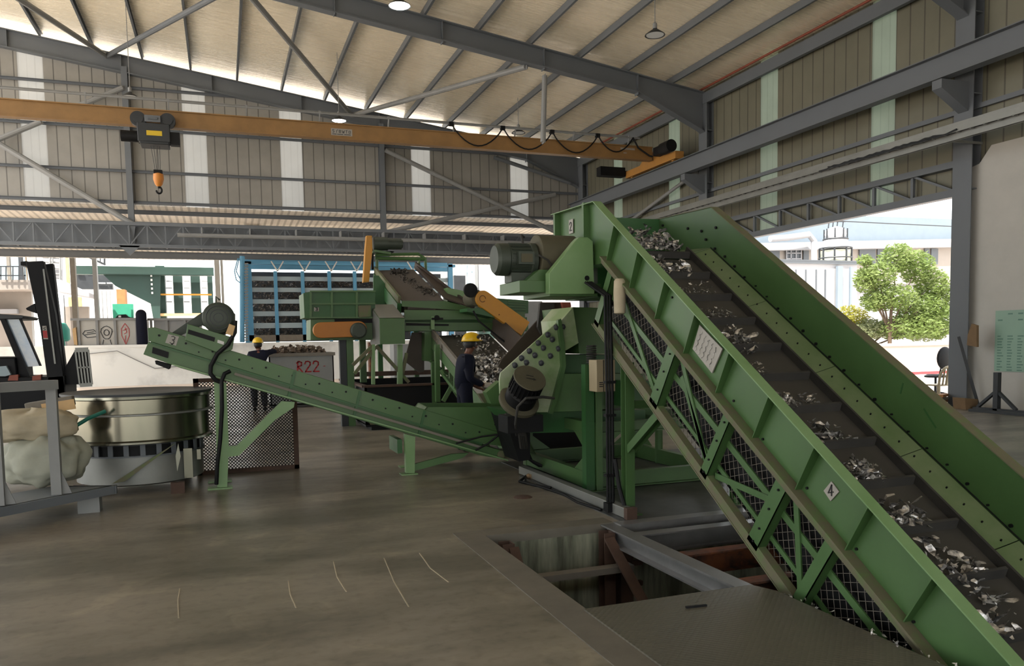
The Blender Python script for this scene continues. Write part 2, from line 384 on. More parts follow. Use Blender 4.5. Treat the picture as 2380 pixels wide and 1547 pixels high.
# roof
b = B()
RO = .22
b.prism([(XL-.5, YN, zr(XL-.5)+RO), (XR+.5, YN, zr(XR+.5)+RO), (XR+.5, YN, zr(XR+.5)+RO+.04), (XL-.5, YN, zr(XL-.5)+RO+.04)], (0, YF+.7-YN, 0))
struct('ceiling', b, 'roof_foil')
# purlins
for i in range(-4, 13):
    x = -5.5+1.6*i; b = B(); z = zr(x)+.11
    b.channel((x, YN, z), (x, YF+.3, z), .07, .20, .012, (0, 0, 1))
    if i in (5, 8, 10):
        pass
    tag(b.mk('roof_purlin', 'steel_paint'), 'grey steel purlin running under the foil backed roof', 'purlin', 'parallel roof purlins', 'structure')
# rafters with haunch at the right column
for i, y in enumerate((YF, 22.4, 12.8, 3.2, -6.4)):
    b = B(); D = .62; tf = .03; w2 = .14
    def prof(x): return zr(x)
    top = [(XL, zr(XL)), (XR+.1, zr(XR+.1))]
    bot = [(XR+.1, 8.12), (14.72, 8.26), (12.45, zr(12.45)-.52), (XL, zr(XL)-D)]
    b.prism([(x, y-.008, z) for x, z in top+bot], (0, .016, 0))
    b.prism([(XL, y-w2, zr(XL)), (XR+.1, y-w2, zr(XR+.1)), (XR+.1, y-w2, zr(XR+.1)-tf), (XL, y-w2, zr(XL)-tf)], (0, 2*w2, 0))
    ch = [(14.85, 8.18), (14.72, 8.26), (12.45, zr(12.45)-.52), (XL, zr(XL)-D)]
    b.prism([(x, y-w2, z) for x, z in ch] + [(x, y-w2, z-tf) for x, z in ch[::-1]], (0, 2*w2, 0))
    for x in (-9, -6.5, -3, 0, 3.2, 6.2, 9.3, 12.45): b.box(x-.008, y-.12, zr(x)-D, x+.008, y+.12, zr(x))
    tag(b.mk('roof_rafter', 'steel_paint'), ['deep grey roof rafter over the far gable wall', 'deep grey haunched roof rafter crossing the middle of the roof', 'grey roof rafter joining the column beside the big side opening', 'grey roof rafter above the camera', 'grey roof rafter behind the camera'][i], 'rafter', None, 'structure')
# columns
for i, y in enumerate((YF-.25, 22.4, 12.74, 3.2, -6.4)):
    b = B(); b.ibeam((XR-.02, y, 0), (XR-.02, y, zr(XR)), .46, .26, .02, .03, (1, 0, 0))
    for z in (6.55, 8.2, 4.6): b.box(XR-.14, y-.22, z-.012, XR+.10, y+.22, z+.012)
    b.prism([(XR-.14, y-.12, 6.8), (14.1, y-.12, 6.8), (14.1, y-.12, 6.62), (XR-.14, y-.12, 6.2)], (0, .24, 0))
    b.box(XR-.2, y-.28, 0, XR+.1, y+.28, .03)
    tag(b.mk('steel_column', 'steel_paint'), ['grey steel column in the far right corner of the hall', 'grey steel column behind the raised conveyor ends', 'grey steel column at the right edge of the side opening', 'grey steel column of the right wall near the camera', 'grey steel column of the right wall behind the camera'][i], 'column', None, 'structure')
for x, lb in ((-12, 'grey wind column at the left end of the far gable wall'), (-2.92, 'grey wind column of the gable wall left of the crane hoist'), (6.25, 'grey wind column of the gable wall above the yellow guarded conveyor motor')):
    b = B(); b.ibeam((x, YF-.02, 5.15), (x, YF-.02, zr(x)-.4), .2, .26, .014, .01, (0, 1, 0)); b.prism([(x-.14, YF-.3, 5.9), (x+.14, YF-.3, 5.9), (x, YF-.1, 5.2)], (0, .02, 0))
    tag(b.mk('wind_column', 'steel_paint'), lb, 'column', None, 'structure')
# girts
def girt(p, q, lb, s_=.1):
    b = B(); b.channel(p, q, .07, s_, .01); tag(b.mk('wall_girt', 'steel_paint'), lb, 'girt', None, 'structure')
for z, lb in ((10.85, 'uppermost girt of the far gable wall, above the crane girder'), (9.4, 'girt of the far gable wall half hidden by the crane girder'), (7.9, 'middle girt of the far gable wall below the crane girder'), (6.8, 'bottom girt of the far gable wall over the canopy')):
    x1 = XR if zr(XR)-.5 > z else 15-(z+.5-9.39)/.142
    girt((XL, YF+.03, z), (x1, YF+.03, z), lb)
for z, lb, y0 in ((7.55, 'girt of the right wall just above the crane runway', -11), (6.3, 'girt of the right wall below the crane runway', -11), (5.2, 'bottom girt of the right wall over the door truss', 12.8), (3.2, 'low girt of the right wall behind the conveyors', 22.4)):
    girt((XR+.05, y0, z), (XR+.05, YF, z), lb, .14 if z > 7 else .1)
b = B(); b.channel((XR-.1, YN, 9.22), (XR-.1, YF, 9.22), .12, .34, .02); tag(b.mk('eave_beam', 'steel_paint'), 'deep grey eave beam along the top of the right wall', 'beam', None, 'structure')
b = B(); b.tube([(XR-.22, YN, 9.50), (XR-.22, YF, 9.50)], .035, 8); tag(b.mk('eave_pipe', 'red_oxide'), 'thin orange red pipe along the eave of the right wall', 'pipe')
# bracing tubes
def pipe(p, q, r, lb, nm='brace_pipe', cat='brace', m='steel_light'):
    b = B(); b.tube([p, q], r, 10); e = (V(q)-V(p)).normalized()
    for s_, w_ in ((p, 1), (q, -1)): b.bar(V(s_)-e*.05*w_, V(s_)+e*.22*w_, .012, .16, (0, 0, 1))
    return tag(b.mk(nm, m), lb, cat, None, 'structure')
zb1 = lambda x: zr(x)-.5
nA, nB = AY(248, 130, 31.9), AY(818, 268, 31.9)
n0, n1, n2 = AY(557, -38, 22.5), AY(1222, 155, 22.5), AY(-60, -70, 22.5)
pipe(nA, n0, .085, 'roof bracing tube rising right from the far rafter, upper left of the roof', m='steel_paint')
pipe(nA, n2, .085, 'roof bracing tube at the top left corner of the roof')
pipe(nB, n0, .085, 'long roof bracing tube falling to the far rafter above the lit lamp')
pipe(nB, n1, .085, 'roof bracing tube from the far rafter to the middle rafter, right of the lit lamp')
pipe(AY(1266, 176, 22.45), AY(1262, 330, 22.45), .08, 'short vertical steel tube hanging from the middle rafter')
pipe(AY(0, 335, 31.8), AY(308, 520, 31.8), .10, 'thick wall bracing tube low on the left of the gable wall')
pipe(AY(-10, 326, 31.82), AY(95, 283, 31.82), .09, 'short wall bracing tube at the left edge of the gable wall')
pipe(AY(185, 245, 31.82), AY(285, 204, 31.82), .09, 'wall bracing tube behind the crane girder left of the hoist')
pipe(AY(898, 350, 31.8), AY(1310, 548, 31.8), .09, 'wall bracing tube falling right across the gable wall')
pipe(AY(885, 542, 31.82), AY(1290, 452, 31.82), .09, 'wall bracing tube rising right across the gable wall')
pipe(AY(1150, 366, 31.8), AY(1325, 425, 31.8), .08, 'wall bracing strut running into the far corner column', m='steel_paint')
# right wall bracing between the far columns
pipe((XR-.1, 31.6, 5.2), (XR-.1, 22.8, 7.0), .06, 'right wall bracing tube rising toward the camera beyond the conveyors')
pipe((XR-.12, 31.6, 6.9), (XR-.12, 22.8, 4.8), .06, 'right wall bracing tube falling toward the camera beyond the conveyors')
# truss over the side opening
b = B()
b.box(XR-.1, 12.9, 4.50, XR+.1, 22.3, 4.66); b.box(XR-.1, 12.9, 5.12, XR+.1, 22.3, 5.26)
n_ = 8; y0, y1 = 13.0, 22.2
for i in range(n_+1):
    y = y0+(y1-y0)*i/n_; b.bar((XR, y, 4.6), (XR, y, 5.2), .07, .07, (1, 0, 0))
    if i < n_: b.bar((XR, y, 4.62), (XR, y+(y1-y0)/n_, 5.16), .05, .06, (1, 0, 0))
tag(b.mk('door_truss', 'steel_paint'), 'grey lattice truss over the wide side opening', 'truss', None, 'structure')
# crane runway
b = B(); b.ibeam((14.3, YN, 7.10), (14.3, YF-.4, 7.10), .26, .5, .022, .012); b.box(14.27, YN, 7.35, 14.33, YF-.4, 7.39)
tag(b.mk('crane_runway', 'steel_paint'), 'grey crane runway beam along the right wall', 'runway beam')
# far side trusses and canopy beyond the gable wall
b = B(); za, zc = 5.2, 5.98
for yy in (31.7, 32.5):
    b.box(-12, yy-.05, za-.06, 15, yy+.05, za+.06); b.box(-12, yy-.05, zc-.06, 15, yy+.05, zc+.06)
k = 45
for i in range(k+1):
    x = -12+27*i/k
    b.bar((x, 31.7, za), (x, 31.7, zc), .05, .05, (0, 1, 0)); b.box(x-.03, 31.7, za-.02, x+.03, 32.5, za+.02)
    b.bar((x, 32.5, za), (x, 32.5, zc), .05, .05, (0, 1, 0))
    if i < k:
        a, c_ = (za, zc) if i % 2 else (zc, za); b.bar((x, 31.7, a), (x+27/k, 31.7, c_), .035, .04, (0, 1, 0)); b.bar((x, 31.7, za), (x+27/k, 32.5, za), .03, .03)
for x in (-3, 6.25): b.prism([(x-.35, 31.65, za), (x+.35, 31.65, za), (x, 31.65, za-.35)], (0, .06, 0))
tag(b.mk('box_truss', 'steel_paint'), 'long grey box truss spanning below the far gable wall', 'truss', None, 'structure')
b = B(); b.box(-11.9, 31.93, 5.28, 14.9, 31.99, 5.90); tag(b.mk('truss_sheet', 'steel_paint'), 'grey sheet strip behind the lattice of the box truss', 'sheet', None, 'structure')
b = B(); b.prism([(-30, 32.3, 6.72), (-30, 44, 6.32), (-30, 44, 6.36), (-30, 32.3, 6.76)], (50, 0, 0)); struct('ceiling_canopy', b, 'clad_canopy')
for y, h in ((33.0, .16), (35.5, .2), (38.5, .2), (41.5, .2), (43.9, .34)):
    z = 6.72-.4*(y-32.3)/11.7-h/2-.02; b = B(); b.channel((-30, y, z), (20, y, z), .08, h, .012)
    tag(b.mk('canopy_purlin', 'steel_paint'), 'steel purlin under the corrugated canopy beyond the hall', 'purlin', 'purlins under the outside canopy', 'structure')
b = B(); b.prism([(-30, 44.0, 5.95), (20, 44.0, 5.95), (20, 44.0, 6.36), (-30, 44.0, 6.36)], (0, .06, 0)); tag(b.mk('canopy_fascia', 'clad_canopy'), 'corrugated beige fascia hanging from the canopy edge', 'fascia', None, 'structure')
for px in (600, 1108):
    p = AY(px-12 if px < 900 else px, 514 if px < 900 else 532, 35.4); b = B(); b.box(p.x-.28, 35.2, p.z-.06, p.x+.28, 35.6, p.z+.06)
    tag(b.mk('canopy_floodlight', 'black'), 'small dark floodlight under the canopy, ' + ('left of the crane label' if px < 900 else 'left of the big green conveyor head'), 'light')
b = B(); p, q = AY(412, 546, 31.3), AY(1300, 566, 31.3); b.tube([p, q], .075, 10)
for i in range(9): e = p+(q-p)*(i+.5)/9; b.box(e.x-.02, 31.28, e.z, e.x+.02, 31.7, e.z+.3)
tag(b.mk('service_pipe', 'steel_light'), 'pale service pipe strung along the far box truss', 'pipe')
# cable tray on the right
b = B(); p, q = V((14.0, 9.5, 5.61)), V((14.0, 30.5, 5.57))
b.channel(p, q, .34, .10, .01, (1, 0, 0)); b.box(13.84, 9.5, 5.56, 13.86, 30.5, 5.68); b.box(14.14, 9.5, 5.56, 14.16, 30.5, 5.68)
for i in range(70): y = 9.6+.3*i; b.box(13.84, y, 5.55, 14.16, y+.04, 5.57)
for y in (12.5, 22.1): b.box(14.0, y-.03, 5.5, XR+.1, y+.03, 5.55)
tag(b.mk('cable_tray', 'galv'), 'pale perforated cable tray running beside the right wall', 'cable tray')
b = B(); random.seed(3)
for j in range(5):
    pts = [(13.9+.05*j, 9.5+.7*i, 5.60+.03*math.sin(i*1.3+j)+.01*j) for i in range(30)]; b.tube(pts, .014, 6)
for j in range(3): b.tube([(13.82, 12+j*.3+.25*i, 5.60-.05*abs(math.sin(i*2.1+j))) for i in range(14)], .018, 6)
tag(b.mk('tray_cables', 'steel_dark'), 'bundle of dark cables lying in the pale cable tray', 'cables', None, 'stuff')
# bay lamps
LP = [((3.93, 17.6, 8.93), 1, 'lit bay lamp nearest the top edge of the photo'), ((10.3, 17.6, 9.02), 0, 'unlit bay lamp hanging on the right of the roof'),
      ((-2.35, 27.2, 9.19), 0, 'unlit bay lamp hanging above the crane hoist'), ((3.93, 27.2, 8.96), 1, 'lit bay lamp hanging over the middle of the crane girder'), ((10.3, 27.2, 9.02), 0, 'unlit bay lamp hanging behind the crane girder on the right')]
for loc, lit, lb in LP:
    t = thing('bay_lamp', loc, lb, 'lamp', 'hanging bay lamps'); x, y, z = loc
    b = B(); b.lathe([(.05, .16), (.06, .12), (.10, .10), (.24, .0), (.25, -.02), (.24, -.02), (.22, 0), (.09, .09)], loc, n=28, cap=False); b.mk('shade', 'steel_dark', t)
    b = B(); b.cyl((x, y, z-.012), (x, y, z+.01), .215, 28); b.mk('diffuser', 'lamp_glow' if lit else 'lamp_off', t)
    b = B(); b.lathe([(.055, .12), (.055, .26), (.02, .3)], loc, n=16); b.tube([(x, y, z+.28), (x, y, zr(x)+.19)], .012, 6); b.mk('stem', 'steel_light', t)
# crane
YG = 24.4
t = thing('overhead_crane', (3, YG, 7.35), 'yellow overhead travelling crane girder spanning the hall', 'crane')
b = B(); b.ibeam((-12, YG, 7.86), (14.1, YG, 7.86), .26, .46, .03, .16); b.mk('girder', 'yellow_crane', t)
b = B(); b.box(14.14, 22.9, 7.42, 14.46, 26.3, 7.66); b.prism([(14.16, 23.6, 7.66), (14.16, 25.3, 7.66), (14.16, 24.9, 7.95), (14.16, 23.9, 7.95)], (.28, 0, 0))
for y in (23.2, 26.0): b.cyl((14.22, y, 7.5), (14.38, y, 7.5), .12, 20)
ec = b.mk('end_carriage', 'yellow_carriage', t)
b = B(); b.cyl((14.0, 22.9, 7.82), (14.0, 23.45, 7.82), .2, 20); b.box(13.9, 23.45, 7.68, 14.3, 23.9, 7.95); b.mk('drive_motor', 'black', t)
b = B(); b.box(13.1, 26.25, 7.48, 14.1, 26.6, 7.8); b.cyl((13.2, 26.4, 7.62), (14.3, 26.4, 7.62), .1, 12); b.mk('buffer_box', 'black', t)
for z, nm in ((8.34, 'festoon_rail'), ):
    b = B(); b.tube([(-12, YG-.12, z), (13.6, YG-.12, z)], .028, 8); b.tube([(-12, YG+.05, z+.09), (13.3, YG+.05, z+.09)], .015, 6)
    for i in range(13): x = -11.4+2.05*i; b.bar((x, YG, 8.08), (x, YG-.12, z), .03, .05); b.box(x-.03, YG-.15, z, x+.03, YG-.09, z+.06)
    b.mk(nm, 'steel_light', t)
b = B(); hx = [6.95, 8.65, 10.35, 12.0, 13.3]
for a, c_ in zip(hx[:-1], hx[1:]):
    b.tube([(a+(c_-a)*i/12, YG-.18, 8.32-.62*math.sin(math.pi*i/12)**.8*(1 if c_ < 12.5 else .8)) for i in range(13)], .022, 8)
for a in hx[:-1]: b.box(a-.07, YG-.2, 8.26, a+.07, YG-.08, 8.38)
b.tube([(13.3, YG-.18, 8.34), (13.5, YG-.2, 8.0), (13.9, YG-.25, 7.75), (14.0, YG-.3, 7.72)], .03, 8); b.mk('festoon_cable', 'black', t)
b = B(); p = V((3.27, YG-.092, 7.74)); b.box(p.x, p.y, p.z, p.x+.62, p.y+.006, p.z+.2); pl = b.mk('name_plate', 'paper', t)
b = B()
gl = [[[(.8, .9), (.2, 1), (.1, .7), (.8, .4), (.6, .05), (.1, .1)]], [[(.9, 1), (.4, .6), (.4, 0)]], [[(.1, .1), (.1, .9), (.8, .9), (.8, .1), (.1, .1)], [(.1, .5), (.8, .5)]], [[(0, .9), (.3, 0), (.5, .6), (.75, 0), (1, .9)]], [[(.1, .9), (.9, .9), (.5, .9), (.5, 0)]], [[(.1, .1), (.1, .8), (.8, .8), (.8, .1), (.1, .1)]]]
for i, g in enumerate(gl): strokes(b, g, (p.x+.035+.096*i, p.y-.001, p.z+.075), (.07, 0, 0), (0, 0, .09), .014, (0, -1, 0))
strokes(b, [[(0, 0), (.2, 0)], [(.25, 0), (.55, 0)], [(.62, 0), (.95, 0)]], (p.x+.04, p.y-.001, p.z+.035), (.56, 0, 0), (0, 0, 1), .02, (0, -1, 0)); b.mk('name_letters', 'steel_dark', t)
b = B(); strokes(b, [[(0, 0), (.12, 0)], [(.18, 0), (.4, 0)], [(.46, 0), (1, 0)]], (12.9, YG-.095, 7.97), (.5, 0, 0), (0, 0, 1), .06, (0, -1, 0)); strokes(b, [[(.1, 0), (.3, 0)]], (12.95, YG-.095, 7.83), (.5, 0, 0), (0, 0, 1), .03, (0, -1, 0)); b.mk('end_marking', 'paper', t)
# hoist: hangs from the girder
t = thing('wire_hoist', (-1.55, YG, 7.1), 'dark electric hoist trolley hanging under the yellow crane girder', 'hoist')
hxm = -1.55
b = B(); b.box(hxm-.40, YG-.36, 7.16, hxm+.42, YG-.13, 7.66); b.box(hxm-.36, YG-.34, 7.1, hxm+.38, YG+.3, 7.2); b.mk('trolley_body', 'steel_dark', t, bevel=.02)
b = B()
for dx in (-.42, .42): b = B(); b.cyl((hxm+dx*.88, YG-.32, 7.76), (hxm+dx*.88, YG-.14, 7.76), .2, 24); b.cyl((hxm+dx*.88, YG-.35, 7.76), (hxm+dx*.88, YG-.32, 7.76), .13, 20); b.mk('wheel_cover', 'steel_dark', t)
b = B(); b.box(hxm-.2, YG-.38, 7.68, hxm+.2, YG-.34, 7.86); b.tube([(hxm-.13, YG-.40, 7.77), (hxm+.13, YG-.40, 7.77)], .03, 8); b.mk('handle_plate', 'steel_paint', t, bevel=.01)
b = B(); b.cyl((hxm-.82, YG-.2, 7.3), (hxm-.38, YG-.2, 7.3), .15, 20); b.box(hxm+.42, YG-.3, 7.12, hxm+.66, YG-.05, 7.46); b.cyl((hxm-.4, YG+.05, 7.35), (hxm+.42, YG+.05, 7.35), .18, 20); b.mk('rope_drum', 'black', t)
b = B(); b.box(hxm-.17, YG-.366, 7.32, hxm+.22, YG-.36, 7.45); b.mk('label_plate', 'yellow_label', t)
b = B()
for dx in (-.10, -.03, .07, .13): b.tube([(hxm+dx, YG-.1, 7.15), (hxm+.05+dx*.5, YG-.1, 6.35)], .008, 6)
b.mk('wire_rope', 'steel_dark', t)
b = B(); b.lathe([(.07, .34), (.13, .30), (.14, .16), (.1, .02), (.05, -.04)], (hxm+.06, YG-.1, 6.04), n=20); hb = b.mk('hook_block', 'orange', t)
b = B(); b.box(hxm-.05, YG-.2, 6.34, hxm+.17, YG, 6.44); b.tube([(hxm+.06+.07*math.sin(a), YG-.1, 5.90+.09*math.cos(a)) for a in [i*.42 for i in range(0, 12)]], .026, 8); b.cyl((hxm+.06, YG-.1, 5.95), (hxm+.06, YG-.1, 6.06), .03); b.mk('hook', 'black', t)
# floor line crack marks, small things on the near floor
b = B(); p = AZ(1215, 1155); b.lathe([(.10, 0), (.08, .012), (.03, .016)], (p.x, p.y, .0), n=14); tag(b.mk('floor_disc', 'rust_brown'), 'small dark round scrap lying on the floor by the cable channel', 'scrap')
for i, ln in enumerate(([(670, 1350), (674, 1380), (688, 1412)], [(775, 1305), (783, 1340), (805, 1375)], [(893, 1297), (915, 1350), (950, 1410)], [(975, 1285), (1000, 1320), (1042, 1352)], [(418, 1368), (413, 1395), (415, 1436)])):
    b = B(); pts = [AZ(x, y) for x, y in ln]
    for e in range(2): p, q = pts[e], pts[e+1]; b.bar(V((p.x, p.y, .0015)), V((q.x, q.y, .0015)), .007, .003)
    tag(b.mk('floor_scratch', 'sack'), ['pale floor scratch, second from the left', 'pale floor scratch in the middle of the five', 'longest pale floor scratch, left of the pit band', 'pale floor scratch nearest the pit band', 'faint leftmost pale floor scratch'][i], 'scratch', 'pale scratches on the concrete floor')
b = B(); p, q = AZ(1594, 1411, .02), AZ(1642, 1406, .02); b.bar(p, q, .016, .012); tag(b.mk('slot_bar', 'black'), 'small black bar lying on the checker plate', 'bar')
# ================================================================ PIT
def beam(p, q, w_, h, lb, m='beam_steel', nm='pit_beam', t=.014):
    b = B(); b.ibeam(p, q, w_, h, t, .01); return tag(b.mk(nm, m), lb, 'beam')
beam((3.06, PY1+.0, -.07), (3.10, 1.2, -.07), .13, .14, 'bare steel beam running toward the camera across the pit')
beam((3.12, 5.72, -.10), (5.25, 5.72, -.10), .12, .16, 'steel cross beam of the pit nearest its far wall')
beam((3.12, 5.05, -.10), (5.25, 5.05, -.10), .12, .16, 'rusty steel cross beam in the middle of the pit', 'rust')
beam((3.12, 4.32, -.10), (5.25, 4.32, -.10), .12, .16, 'rusty steel cross beam of the pit beside the checker plate', 'rust')
b = B(); b.box(3.12, PY1-.14, -.06, 5.25, PY1-.005, .012); tag(b.mk('pit_edge_angle', 'beam_steel'), 'worn steel edge along the far rim of the pit', 'edge')
t = thing('pit_ladder_frame', (2.6, 5.6, -2.6), 'rusty brown steel frame with rungs standing in the open pit', 'frame')
for x in (2.08, 2.98):
    b = B(); b.channel((x, 5.92, -2.6), (x, 5.92, -.03), .10, .12, .012, (0, 1, 0)); b.mk('upright', 'rust_brown', t)
for i, (yy, z) in enumerate(((5.75, -.30), (5.72, -.66), (5.7, -1.02))):
    b = B(); b.bar((2.02, yy, z), (3.12, yy, z), .10, .05); b.mk('rung', 'dust_grey', t)
b = B(); b.bar((2.95, 5.82, -.06), (3.12, 4.6, -1.15), .02, .09, (1, 0, 0)); b.mk('diagonal', 'rust_brown', t)
b = B(); b.bar((2.12, 5.86, -.06), (2.16, 5.3, -.8), .02, .08, (1, 0, 0)); b.mk('diagonal', 'rust_brown', t)
b = B(); b.box(3.10, 5.9, -2.6, 3.22, 6.04, -.16)
for z in (-.32, -.5, -.8): b.box(3.2, 5.88, z-.02, 3.30, 5.92, z+.02)
tag(b.mk('pit_post', 'rust_brown'), 'dark steel post under the corner where the pit beams meet', 'post')
b = B(); b.prism([(1.93, 4.14, .004), (3.10, 4.14, .004), (3.17, 3.98, .004), (3.17, .6, .004), (1.93, .6, .004)], (0, 0, .012)); tag(b.mk('checker_plate', 'checker'), 'dark grey checker plate covering the near part of the pit', 'cover plate')

# ================================================================ scrap
def scrap(b, fn, n, size, flat=.5, long=1.6):
    """crumpled metal chips; fn() gives a resting point"""
    for _ in range(n):
        c = V(fn()); s_ = size*random.uniform(.4, 1.3); k = random.randint(2, 4)
        rot = Matrix.Rotation(random.uniform(0, 6.3), 3, 'Z') @ Matrix.Rotation(random.uniform(-1, 1)*flat, 3, 'X') @ Matrix.Rotation(random.uniform(-1, 1)*flat, 3, 'Y')
        vs = []; x = -s_*k*.25*long; zz = 0
        for i in range(k+1):
            wd = s_*random.uniform(.2, .6)*(.5 if i in (0, k) else 1); o = random.uniform(-.3, .3)*s_
            zz = random.uniform(0, .5)*s_
            for sg in (-1, 1): vs.append(c + rot @ V((x, sg*wd+o, zz+random.uniform(-.15, .15)*s_)) + V((0, 0, s_*.15)))
            x += s_*random.uniform(.3, .6)*long
        b.add(vs, [(2*i, 2*i+1, 2*i+3, 2*i+2) for i in range(k)])
# ================================================================ CONVEYOR 4 (big inclined cleated conveyor)
XA, XB = 3.35, 4.60
TH = math.atan(.653); cT, sT = math.cos(TH), math.sin(TH)
RY, RZ_ = 6.79, 2.87
def K(x, s_, n_): return V((x, RY - s_*cT - n_*sT, RZ_ - s_*sT + n_*cT))
SL = 6.9; HY = 7.80     # length of the incline, far end of the head
t4 = thing('inclined_conveyor', (3.97, 2.5, 0), 'big green cleated conveyor climbing out of the pit, carrying sign 4', 'conveyor')
def band(b, x, s0, s1, n0, n1, th): b.prism([K(x, s0, n0), K(x, s1, n0), K(x, s1, n1), K(x, s0, n1)], (th, 0, 0))
# near side panel (recessed web), head part included
b = B(); b.prism([K(XA+.02, SL, 0), K(XA+.02, 0, 0), (XA+.02, HY, 2.90), (XA+.02, HY, 2.30), (XA+.02, 7.0, 2.30), K(XA+.02, .5, -.36), K(XA+.02, SL, -.36)], (.012, 0, 0)); b.mk('side_panel', 'green', t4)
b = B(); b.prism([K(XB, SL, 0), K(XB, 0, 0), (XB, HY, 2.90), (XB, HY, 2.28), (XB, 7.0, 2.28), K(XB, .5, -.42), K(XB, SL, -.42)], (.012, 0, 0)); b.mk('side_panel', 'green', t4)
# top flanges
b = B(); b.prism([K(XA-.05, SL, 0), K(XA-.05, 0, 0), K(XA-.05, 0, .008), K(XA-.05, SL, .008)], (.085, 0, 0)); b.prism([K(XA-.05, 0, 0), (XA-.05, HY, 2.90), (XA-.05, HY, 2.908), K(XA-.05, 0, .008)], (.085, 0, 0)); b.mk('top_flange', 'green_light', t4)
b = B(); b.prism([K(XB-.01, SL, 0), K(XB-.01, 0, 0), K(XB-.01, 0, .008), K(XB-.01, SL, .008)], (.09, 0, 0)); b.prism([K(XB-.01, 0, 0), (XB-.01, HY, 2.90), (XB-.01, HY, 2.908), K(XB-.01, 0, .008)], (.09, 0, 0)); b.mk('top_flange', 'dusty_flange', t4)
# lower flange, dusty
b = B(); b.prism([K(XA-.06, SL, -.345), K(XA-.06, .42, -.345), K(XA-.06, .42, -.36), K(XA-.06, SL, -.36)], (.09, 0, 0)); b.mk('lower_flange', 'dusty_flange', t4)
b = B(); b.bar(K(XA-.01, .42, -.385), K(XA-.01, SL, -.385), .05, .05, (0, -sT, cT)); b.mk('upper_chord', 'dusty_flange', t4)
for s_ in [.5+.51*i for i in range(13)]:
    if s_ > 6.6: break
    b = B(); b.prism([K(XA-.05, s_-.004, 0), K(XA+.02, s_-.004, 0), K(XA+.02, s_-.004, -.345), K(XA-.028, s_-.004, -.345)], (K(0, s_+.004, 0)-K(0, s_-.004, 0)))
    b.prism([K(XA-.052, s_-.03, -.0), K(XA-.052, s_+.03, -.0), K(XA-.052, s_+.022, -.30), K(XA-.052, s_-.022, -.30)], (.006, 0, 0)) if False else None
    b.mk('rib', 'green', t4)
for y in (7.02, 7.72): b = B(); b.box(XA-.045, y-.02, 2.32, XA+.02, y+.02, 2.90); b.mk('rib', 'green', t4)
b = B(); b.box(XA+.03, HY-.012, 2.3, XB, HY, 2.90); b.mk('head_plate', 'green_dark', t4)
# bottom chord, verticals, diagonals of the truss on both sides
for X, sd in ((XA, 0), (XB-.04, 1)):
    b = B(); b.bar(K(X, .58, -.955), K(X, SL, -.955), .06, .07, (0, -sT, cT)); b.prism([K(X-.035, .55, -.99), K(X-.035, SL, -.99), K(X-.035, SL, -1.0), K(X-.035, .55, -1.0)], (.08, 0, 0)); b.mk('bottom_chord', 'dusty_flange' if not sd else 'green', t4)
    for s_, wd in ((.63, .1), (1.88, .13), (2.75, .09), (3.45, .12), (3.97, .09), (4.75, .1), (5.6, .1)):
        b = B(); b.prism([K(X-.03, s_-wd/2, -.36), K(X-.03, s_+wd/2, -.36), K(X-.03, s_+wd/2, -.96), K(X-.03, s_-wd/2, -.96)], (.012, 0, 0)); b.prism([K(X-.03, s_+wd/2-.01, -.37), K(X-.03, s_+wd/2, -.37), K(X-.03, s_+wd/2, -.96), K(X-.03, s_+wd/2-.01, -.96)], (.07, 0, 0)); b.mk('strut', 'green', t4)
for X, sd in ((XA+.035, 0),):
    b = B(); b.bar(K(X, .65, -.62), K(X, SL, -.60), .012, .05, (0, -sT, cT)); b.mk('mid_rail', 'green', t4)
    b = B(); b.bar(K(X, .65, -.83), K(X, SL, -.83), .012, .035, (0, -sT, cT)); b.mk('mid_rail', 'green', t4)
    for a, n0_, c_, n1_ in ((.72, -.45, 1.82, -.92), (1.95, -.42, 2.68, -.90), (2.72, -.90, 2.05, -.55), (2.82, -.90, 3.40, -.60), (3.55, -.42, 3.92, -.90), (4.05, -.92, 4.70, -.5), (4.8, -.92, 5.5, -.45)):
        b = B(); b.bar(K(X-.012, a, n0_), K(X-.012, c_, n1_), .012, .045, (0, -sT, cT)); b.mk('diagonal', 'green', t4)
# wire mesh guard inside the truss, with the dark return belt behind
b = B(); pitch = .07; s0, s1, n0, n1 = .66, SL, -.94, -.38; X = XA+.055
k = int((s1-s0+n1-n0)/pitch)
for i in range(k):
    a = s0+i*pitch
    for sg in (1, -1):
        p0 = (a, n0) if sg > 0 else (a, n1); L_ = (n1-n0)
        a2 = a - L_*.9 if sg > 0 else a - L_*.9
        q0 = (a2, n1) if sg > 0 else (a2, n0)
        if a2 < s0:
            f = (a-s0)/(a-a2) if a != a2 else 0
            q0 = (s0, p0[1]+(q0[1]-p0[1])*f)
        if a > s1: continue
        b.bar(K(X, *p0), K(X, *q0), .0028, .0028)
b.mk('wire_mesh', 'dust_grey', t4)
b = B(); b.prism([K(X+.05, .62, -.38), K(X+.05, SL, -.38), K(X+.05, SL, -.95), K(X+.05, .62, -.95)], (.006, 0, 0)); b.mk('dark_backing', 'black', t4)  # black sheet added for the dark seen through the mesh
b = B(); b.prism([K(XA+.14, .2, -.80), K(XA+.14, SL, -.80), K(XA+.14, SL, -.81), K(XA+.14, .2, -.81)], (.98, 0, 0)); b.mk('return_belt', 'rubber', t4)
